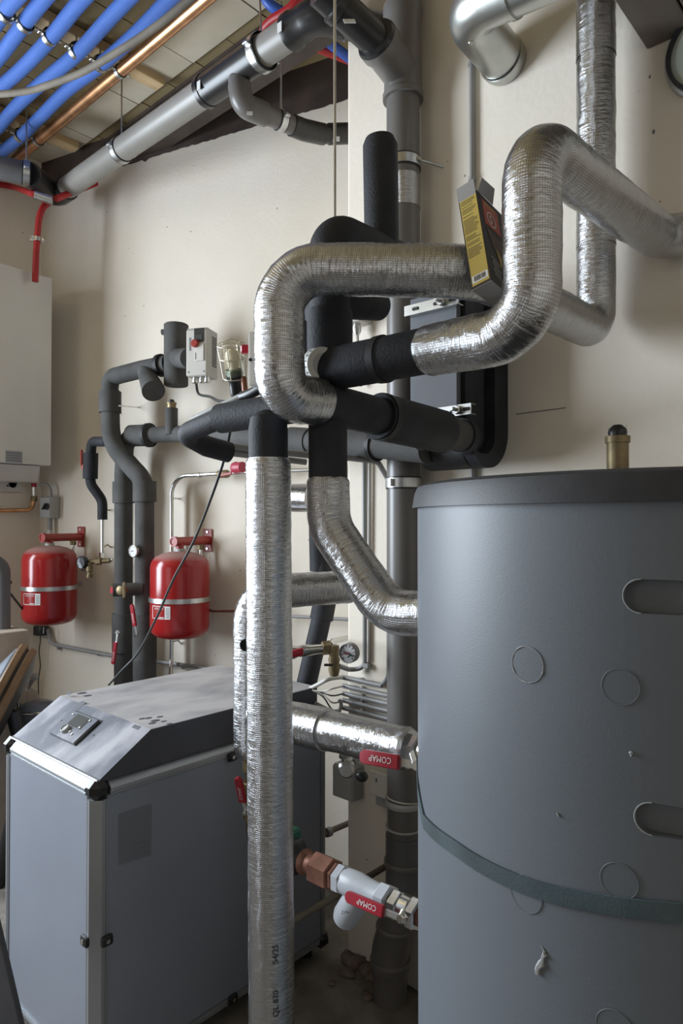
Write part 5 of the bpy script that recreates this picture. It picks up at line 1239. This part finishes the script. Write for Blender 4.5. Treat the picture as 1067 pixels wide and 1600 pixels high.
for (a, b), nm in zip(pairs, names):
    t = thing('level_conduit', 'grey conduit on the pillar foot, %s of five in a ladder' % nm, 'conduit', PW(570, a[1] + 8, .01), 'five level conduits on the pillar')
    pa_, pb_ = PW(a[0], a[1], .014), PW(b[0], b[1], .014)
    pa_.z = pb_.z = (pa_.z + pb_.z)/2 if False else pa_.z
    put('conduit', tube([pa_, pb_], .0088, seg=12), 'cgrey', t)
    q = pa_.lerp(pb_, .25 if nm != 'topmost' else .45); put('clip', box_data(q + EY*.006, EX, EY, EZ, .014, .014, .022, .002), 'zinc', t, smooth=False)
solo('white_cable', hose([P(480, 1078, 2.45), P(496, 1070, 2.42), P(514, 1061, 2.40), PW(536, 1058, .014)], .0075, 10), 'offw', 'thick off-white cable running into the topmost conduit by the pillar', 'cable')
for k, (a, col, nm) in enumerate((((536, 1071.5), 'wcable', 'pale wire looping into the second conduit of the ladder'), ((536, 1083.5), 'cable', 'dark wire looping into the middle conduit of the ladder'), ((536, 1094), 'wcable', 'pale wire looping into the fourth conduit of the ladder'), ((537, 1106), 'cable', 'dark wire looping into the lowest conduit of the ladder'))):
    solo('loose_wire', hose([P(488, 1079, 2.42), P(505, 1080 + k*3, 2.40), P(520, 1076 + k*11, 2.39), PW(a[0] + 2, a[1], .014)], .0028, 8), col, nm, 'wire')
solo('looped_cable', hose([P(492, 1098, 2.44), P(512, 1108, 2.42), P(528, 1112, 2.4), P(533, 1102, 2.4), P(530, 1093, 2.4)], .0065, 10), 'cgrey', 'thick grey cable loop beside the end of the slate lid', 'cable')

# boxes on the pillar
jx = thing('junction_box', 'pale junction box high on the pillar behind the foam riser', 'junction box', PW(568, 515, .05))
qa, qb = PW(550, 515, 0), PW(582, 474, 0)
put('body', bx((qa.x, WALLY - .075, qa.z), (qb.x, WALLY, qb.z), .004), 'offw', jx, smooth=False)
for z in (.25, .7): put('knockout', cyl((qb.x - .001, WALLY - .04, qa.z + (qb.z-qa.z)*z), (qb.x + .001, WALLY - .04, qa.z + (qb.z-qa.z)*z), .012, 16), 'ltgrey', jx)
put('cable_gland', lathe((qa.x*.4 + qb.x*.6, WALLY - .04, qa.z), -EZ, [(0, .013), (.01, .013), (.01, .016), (.026, .016), (.04, .009)], 14), 'zinc', jx)
put('cable', cyl((qa.x*.4 + qb.x*.6, WALLY - .04, qa.z - .03), (qa.x*.4 + qb.x*.6, WALLY - .02, qa.z - .22), .006, 8), 'offw', jx)
lj = thing('junction_box', 'grey junction box low on the pillar behind the angle valve', 'junction box', PW(548, 1240, .04))
qa, qb = PW(544, 1238, 0), PW(572, 1196, 0); 
put('body', bx((qa.x - .02, WALLY - .06, qa.z), (qb.x - .01, WALLY, qb.z), .004), 'gplast', lj, smooth=False)
put('lid', bx((qa.x - .018, WALLY - .066, qa.z + .004), (qb.x - .012, WALLY - .06, qb.z - .004), .003), 'ltgrey', lj, smooth=False)
vv = thing('angle_valve', 'dusty nickel angle valve under the level foil pipe', 'valve', P(550, 1215, 1.95))
vd_ = (P(540, 1206, 1.86) - P(556, 1178, 1.98)).normalized()
put('body', lathe(P(558, 1172, 1.98), vd_, [(-.02, .012), (0, .018), (.02, .026), (.04, .02), (.06, .02)], 18), 'chrome', vv)
put('cap', lathe(P(543, 1180, 1.92), P(538, 1178, 1.86) - P(558, 1190, 2.0), [(-.02, .018), (0, .022), (.02, .022), (.03, .016), (.024, .012)], 6), 'chrome', vv)
put('end_cap', lathe(P(544, 1196, 1.92), P(538, 1210, 1.86) - P(546, 1193, 1.93), [(0, .02), (.01, .024), (.03, .024), (.036, .018), (.036, 0)], 18), 'tube', vv)
put('black_knob', ball(P(565, 1213, 1.96), .017, 12, (1.2, 1, .9)), 'black', vv)
put('brass_stem', cyl(P(558, 1174, 1.98), P(563, 1169, 1.92), .009, 12), 'brass', vv)
tbx = thing('thermostat_box', 'small white thermostat box on the pillar left of the soil stack', 'thermostat', PW(602, 1250, .03))
qa, qb = PW(596, 1236, 0), PW(622, 1206, 0)
put('body', bx((qa.x - .014, WALLY - .05, qa.z), (qb.x, WALLY, qb.z), .004), 'white', tbx, smooth=False)
put('lower_clip', bx((qa.x - .004, WALLY - .03, qa.z - .04), (qb.x, WALLY, qa.z), .003), 'gplast', tbx, smooth=False)
put('dial_mark', bx((qa.x + .016, WALLY - .0515, qa.z + .05), (qa.x + .020, WALLY - .05, qa.z + .062)), 'ink', tbx, smooth=False)
q0 = onY(604, 1353, WALLY - .01); fz = q0.z
solo('floor_conduit', tube([Vector((q0.x, onX(440, 1450, q0.x).y, onX(440, 1450, q0.x).z)), q0], .0105, seg=12), 'old', 'dusty grey conduit sloping behind the strainer to the soil stack', 'conduit')
hk = thing('conduit_end', 'dusty conduit stub with ring on the alcove wall low beside the cabinet', 'conduit', P(503, 1310, 2.62))
put('stub', tube([P(503, 1306, 2.60), P(512, 1300, 2.62), P(555, 1282, 2.75)], .011, fil=.02, seg=12), 'old', hk)
put('ring', ringband(P(513, 1300, 2.62), P(520, 1297, 2.64) - P(512, 1300, 2.62), .012, .02, .006, 14), 'cgrey', hk)

# =================================================================== left wall: gas boiler, socket, pipe
GX = -3.66
e1 = onX(83, 560, GX); zt_ = onX(83, 434, GX).z; zb_ = onX(83, 727, GX).z; yR = e1.y; yL = yR - .62
gb = thing('gas_boiler', 'white wall-hung gas boiler at the left edge above the socket', 'boiler', ((GX + LX)/2, (yR + yL)/2, zb_ - .08))
prf = []
for k in range(13):
    t = k/12; yy = yL + (yR - yL)*t; bow = .035*(1 - (2*t - 1)**2); prf.append(Vector((GX - .03 + bow + .008*0, yy, zb_)))
prf[-1] = Vector((GX - .012, yR - .004, zb_)); prf.append(Vector((GX - .025, yR, zb_)))
prf += [Vector((LX + .002, yR, zb_)), Vector((LX + .002, yL, zb_))]
put('casing', prism(prf, EZ*(zt_ - zb_)), 'white', gb, angle=25)
put('bottom_tray', prism([Vector((LX + .002, yL + .02, zb_ - .004)), Vector((GX - .06, yL + .02, zb_ - .004)), Vector((GX - .16, yL + .05, zb_ - .085)), Vector((LX + .002, yL + .05, zb_ - .085))], EY*(yR - yL - .06)), 'offw', gb, smooth=False)
q = onX(21, 714, GX + .002); qq = onX(7, 707, GX + .002)
put('data_label', box_data(Vector((GX + .0015, q.y, q.z)), EY, EX, EZ, (q.y - qq.y)*2, .004, .062), 'pgrey', gb, smooth=False)
for k in range(4): put('label_line', box_data(Vector((GX + .004, q.y, q.z + .02 - k*.013)), EY, EX, EZ, (q.y - qq.y)*1.7, .001, .004), 'inkg', gb, smooth=False)
so = thing('wall_socket', 'white double wall socket under the gas boiler', 'socket', PL(5, 768, .0))
qa, qb = PL(-25, 768), PL(30, 745)
put('plate', bx((LX, min(qa.y, qb.y), qa.z), (LX + .035, max(qa.y, qb.y), qb.z), .006, 2), 'offw', so)
for px in (-12, 20): q = PL(px, 756, .036); put('outlet', lathe(q - EX*.001, EX, [(0, .026), (.002, .026), (.002, .022), (-.004, .020), (-.004, 0)], 24), 'ltgrey', so)
q = PL(12, 759, .036); put('pilot_hole', cyl(q - EX*.001, q + EX*.001, .006, 10), 'ink', so)
cpp = thing('gas_pipe', 'brown copper gas pipe with red fitting below the gas boiler', 'pipe', PL(40, 798, .04))
put('pipe', sweep(path([(PL(-20, 798, .05), .0115), (PL(50, 797, .05), .0115, .06), (PL(53, 778, .05), .0115)], narc=8), 14), 'copper', cpp)
put('flex_hose', cyl(PL(53, 780, .05), PL(53, 756, .05), .010, 14), 'chrome', cpp)
put('brass_nut', nut(PL(53, 783, .05), EZ, .018, .03), 'brass', cpp)
put('red_sleeve', cyl(PL(53, 761, .05), PL(53, 755, .05), .0145, 14), 'redp', cpp)
put('white_sleeve', cyl(PL(53, 755, .05), PL(53, 750, .05), .0140, 14), 'offw', cpp)
solo('socket_wire', hose([PL(31, 746, .03), PL(42, 746, .04), PL(53, 749, .05)], .004, 8), 'cable', 'thin black wire between the white socket and the red gas fitting', 'wire')
sw = thing('isolator_switch', 'grey isolator switch box with black rotary knob near the corner', 'switch', Ro(78, 812, .03))
qa = Ro(78, 793, .035); fnn = (-RN*.9 - RT*.45).normalized(); ftt = Vector((-fnn.y, fnn.x, 0)); ftt = ftt if ftt.dot(_r) > 0 else -ftt
put('box', box_data(qa, RT, RN, EZ, .088, .07, .125, .005), 'gplast', sw, smooth=False)
put('front_plate', box_data(qa - RN*.036, RT, RN, EZ, .080, .004, .115, .002), 'ltgrey', sw, smooth=False)
k_ = qa - RN*.04 + RT*.022 + EZ*.005
put('knob', lathe(k_, -RN, [(0, .020), (.012, .018), (.012, 0)], 18), 'black', sw); put('knob_bar', box_data(k_ - RN*.018, RT*.7 + EZ*.7, RN, EZ, .042, .014, .012, .003), 'black', sw, smooth=False)
put('conduit_down', cyl(qa - EZ*.06, Ro(78, 832, .035), .0135, 14), 'cgrey', sw)
put('conduit_cap', cyl(Ro(78, 828, .035), Ro(78, 834, .035), .0145, 14), 'offw', sw)
put('cable', hose([Ro(80, 776, .04), Ro(79, 765, .04), Ro(73, 757, .05), Ro(62, 758, .06)], .0075, 10), 'cgrey', sw)
pdp = thing('power_adapter', 'black plug-in power adapter hanging under the first red vessel', 'adapter', Ro(64, 993, .04))
put('body', box_data(Ro(64, 985, .05), RT, RN, EZ, .062, .06, .056, .005, 2), 'black', pdp)
put('adapter_label', box_data(Ro(68, 985, .0805), RT, RN, EZ, .008, .001, .036), 'pgrey', pdp, smooth=False)
put('socket_base', box_data(Ro(66, 985, .012), RT, RN, EZ, .085, .024, .085, .006), 'offw', pdp, smooth=False)
put('cord', hose([Ro(63, 993, .05), Ro(63, 1003, .05), Ro(61, 1017, .05), Ro(63, 1040, .04), Ro(60, 1064, .03), Ro(61, 1100, .02)], .0032, 8), 'cable', pdp)
solo('tank_cable', hose([P(-15, 900, 3.5), P(2, 910, 3.5), P(18, 930, 3.55), P(38, 955, 3.6), P(60, 980, 3.72)], .006, 8), 'cable', 'black cable running behind the first red vessel from the left edge', 'cable')
gp_ = thing('grey_riser', 'grey plastic riser pipe with rounded top at the far left edge', 'pipe', P(2, 1000, 3.35))
put('pipe', sweep(path([(P(4, 1010, 3.35), .036), (P(4, 882, 3.35), .036, .06), (P(-30, 872, 3.3), .036)], narc=10), 22), 'pvcs', gp_)
put('clip', box_data(P(15, 910, 3.38), _r, _f, EZ, .02, .01, .018, .002), 'black', gp_, smooth=False)
solo('beige_box', box_data(P(-6, 1030, 3.3), EX, EY, EZ, .22, .22, .28, .004), 'beige', 'plain beige box at the far left edge under the grey riser', 'box', smooth=False)
solo('box_shelf', box_data(P(-6, 1030, 3.3) - EZ*.14 - EZ*(P(-6, 1030, 3.3).z - .14)/2, EX, EY, EZ, .2, .2, P(-6, 1030, 3.3).z - .14 - .002, .004), 'beige', 'beige stand under the plain beige box at the far left edge', 'stand', smooth=False)
# hooped drum
dn = (_r*-.86 + EZ*.43 + _f*-.28).normalized(); dc = P(-2, 1104, 2.95); DR = .275
dm = thing('hooped_drum', 'tilted round drum with two brown hoops and a glassy face at the left edge', 'drum', dc - EZ*DR)
put('hoop', lathe(dc, dn, [(0.004, DR-.03), (0.004, DR-.006), (.009, DR), (.030, DR), (.036, DR-.005), (.036, DR-.03)], 64), 'wheel', dm)
put('hoop', lathe(dc, dn, [(-.040, DR-.05), (-.040, DR-.016), (-.034, DR-.006), (-.012, DR-.002), (-.007, DR-.008), (-.007, DR-.03)], 64), 'wheel', dm)
put('gap_band', lathe(dc, dn, [(-.009, DR-.014), (.006, DR-.014)], 64), 'black', dm)
put('face_cover', lathe(dc, dn, [(.026, DR-.02), (.045, DR-.025), (.075, DR*.6), (.088, 0)], 64), 'sheet', dm)
put('back_plate', lathe(dc, dn, [(-.038, DR-.02), (-.06, DR*.7), (-.06, 0)], 48), 'black', dm)
put('stand', tube([dc - dn*.06, dc - dn*.12 - EZ*.2, Vector((dc.x, dc.y, 0)) - dn*.1*0], .03, seg=14), 'black', dm)
cn = thing('canister', 'off-white canister standing behind the brown hooped drum', 'canister', Vector((P(42, 1100, 3.5).x, P(42, 1100, 3.5).y, 0)))
q = P(42, 1076, 3.5)
put('body', lathe((q.x, q.y, 0), EZ, [(0, .06), (.01, .066), (q.z-.06, .066), (q.z-.02, .05), (q.z, .02)], 24), 'beige', cn)
put('spout', tube([q, q + _r*.03 + EZ*.05], .014, seg=12), 'cgrey', cn)
put('cap', ball(q + _r*.036 + EZ*.06, .022, 12), 'gplast', cn)
bk = thing('metal_bucket', 'metal bucket with bright rim and covered top left of the heat pump', 'bucket', Vector((P(60, 1110, 3.2).x, P(60, 1110, 3.2).y, 0)))
q = P(60, 1106, 3.2)
put('body', lathe((q.x, q.y, 0), EZ, [(0, .075), (q.z, .095), (q.z, .09)], 32), 'pvcs', bk)
put('rim', sweep([(q + (EX*math.cos(2*math.pi*k/32) + EY*math.sin(2*math.pi*k/32))*.095, .005) for k in range(33)], 8, False), 'chrome', bk)
put('cover', lathe(q, EZ, [(0, .088), (.015, .08), (.03, .05), (.035, 0)], 28), 'sheet', bk)
put('handle', cyl(P(29, 1098, 3.17), P(29, 1140, 3.17), .008, 12), 'chrome', bk)
# dark board leaning at the lower left corner
pa_, pb_, = P(-14, 1390, 1.62), P(40, 1622, 1.50)
ld = (pb_ - pa_).normalized(); lw = (ld.cross(_f)).normalized()
lw = lw if lw.dot(_r) < 0 else -lw
pb2 = pb_ + ld*((pb_.z)/-ld.z)
db = thing('dark_board', 'dark green-grey board leaning in the bottom left corner beside the cabinet', 'board', pb2)
put('board', box_data((pa_ + pb2)/2 + lw*.06, ld, lw, ld.cross(lw), (pb2 - pa_).length, .12, .02, .002), 'lidd', db, smooth=False)
# rubble at the foot of the pillar
for i, (px, py, s) in enumerate(((556, 1500, .05), (575, 1512, .04), (590, 1525, .035), (546, 1520, .025), (575, 1558, .022), (520, 1538, .014), (600, 1488, .03), (655, 1470, .05), (662, 1540, .04))):
    q = onZ(px, py, 0.0); bm = bmesh.new(); bmesh.ops.create_icosphere(bm, subdivisions=2, radius=s)
    for v in bm.verts:
        v.co *= 1 + .9*noise.noise(v.co*38 + Vector((i*3, 0, 0)))
        v.co.z = max(v.co.z*.38, -.004); v.co += Vector((q.x, q.y, 0.004))
    lab_ = ('brown mortar lump at the pillar foot, leftmost big one', 'brown mortar lump at the pillar foot, second from the left', 'brown mortar lump at the pillar foot nearest the stack', 'small rubble piece in front of the pillar corner', 'small pale rubble piece on the floor left of the stack base', 'tiny rubble piece on the floor behind the upright foil pipe', 'mortar lump against the pillar behind the stack offset', 'broken mortar right of the stack against the wall', 'broken mortar lump between stack base and tank')[i]
    solo('rubble', bm, 'rubble', lab_, 'rubble', 'mortar rubble by the pillar foot', smooth=False)
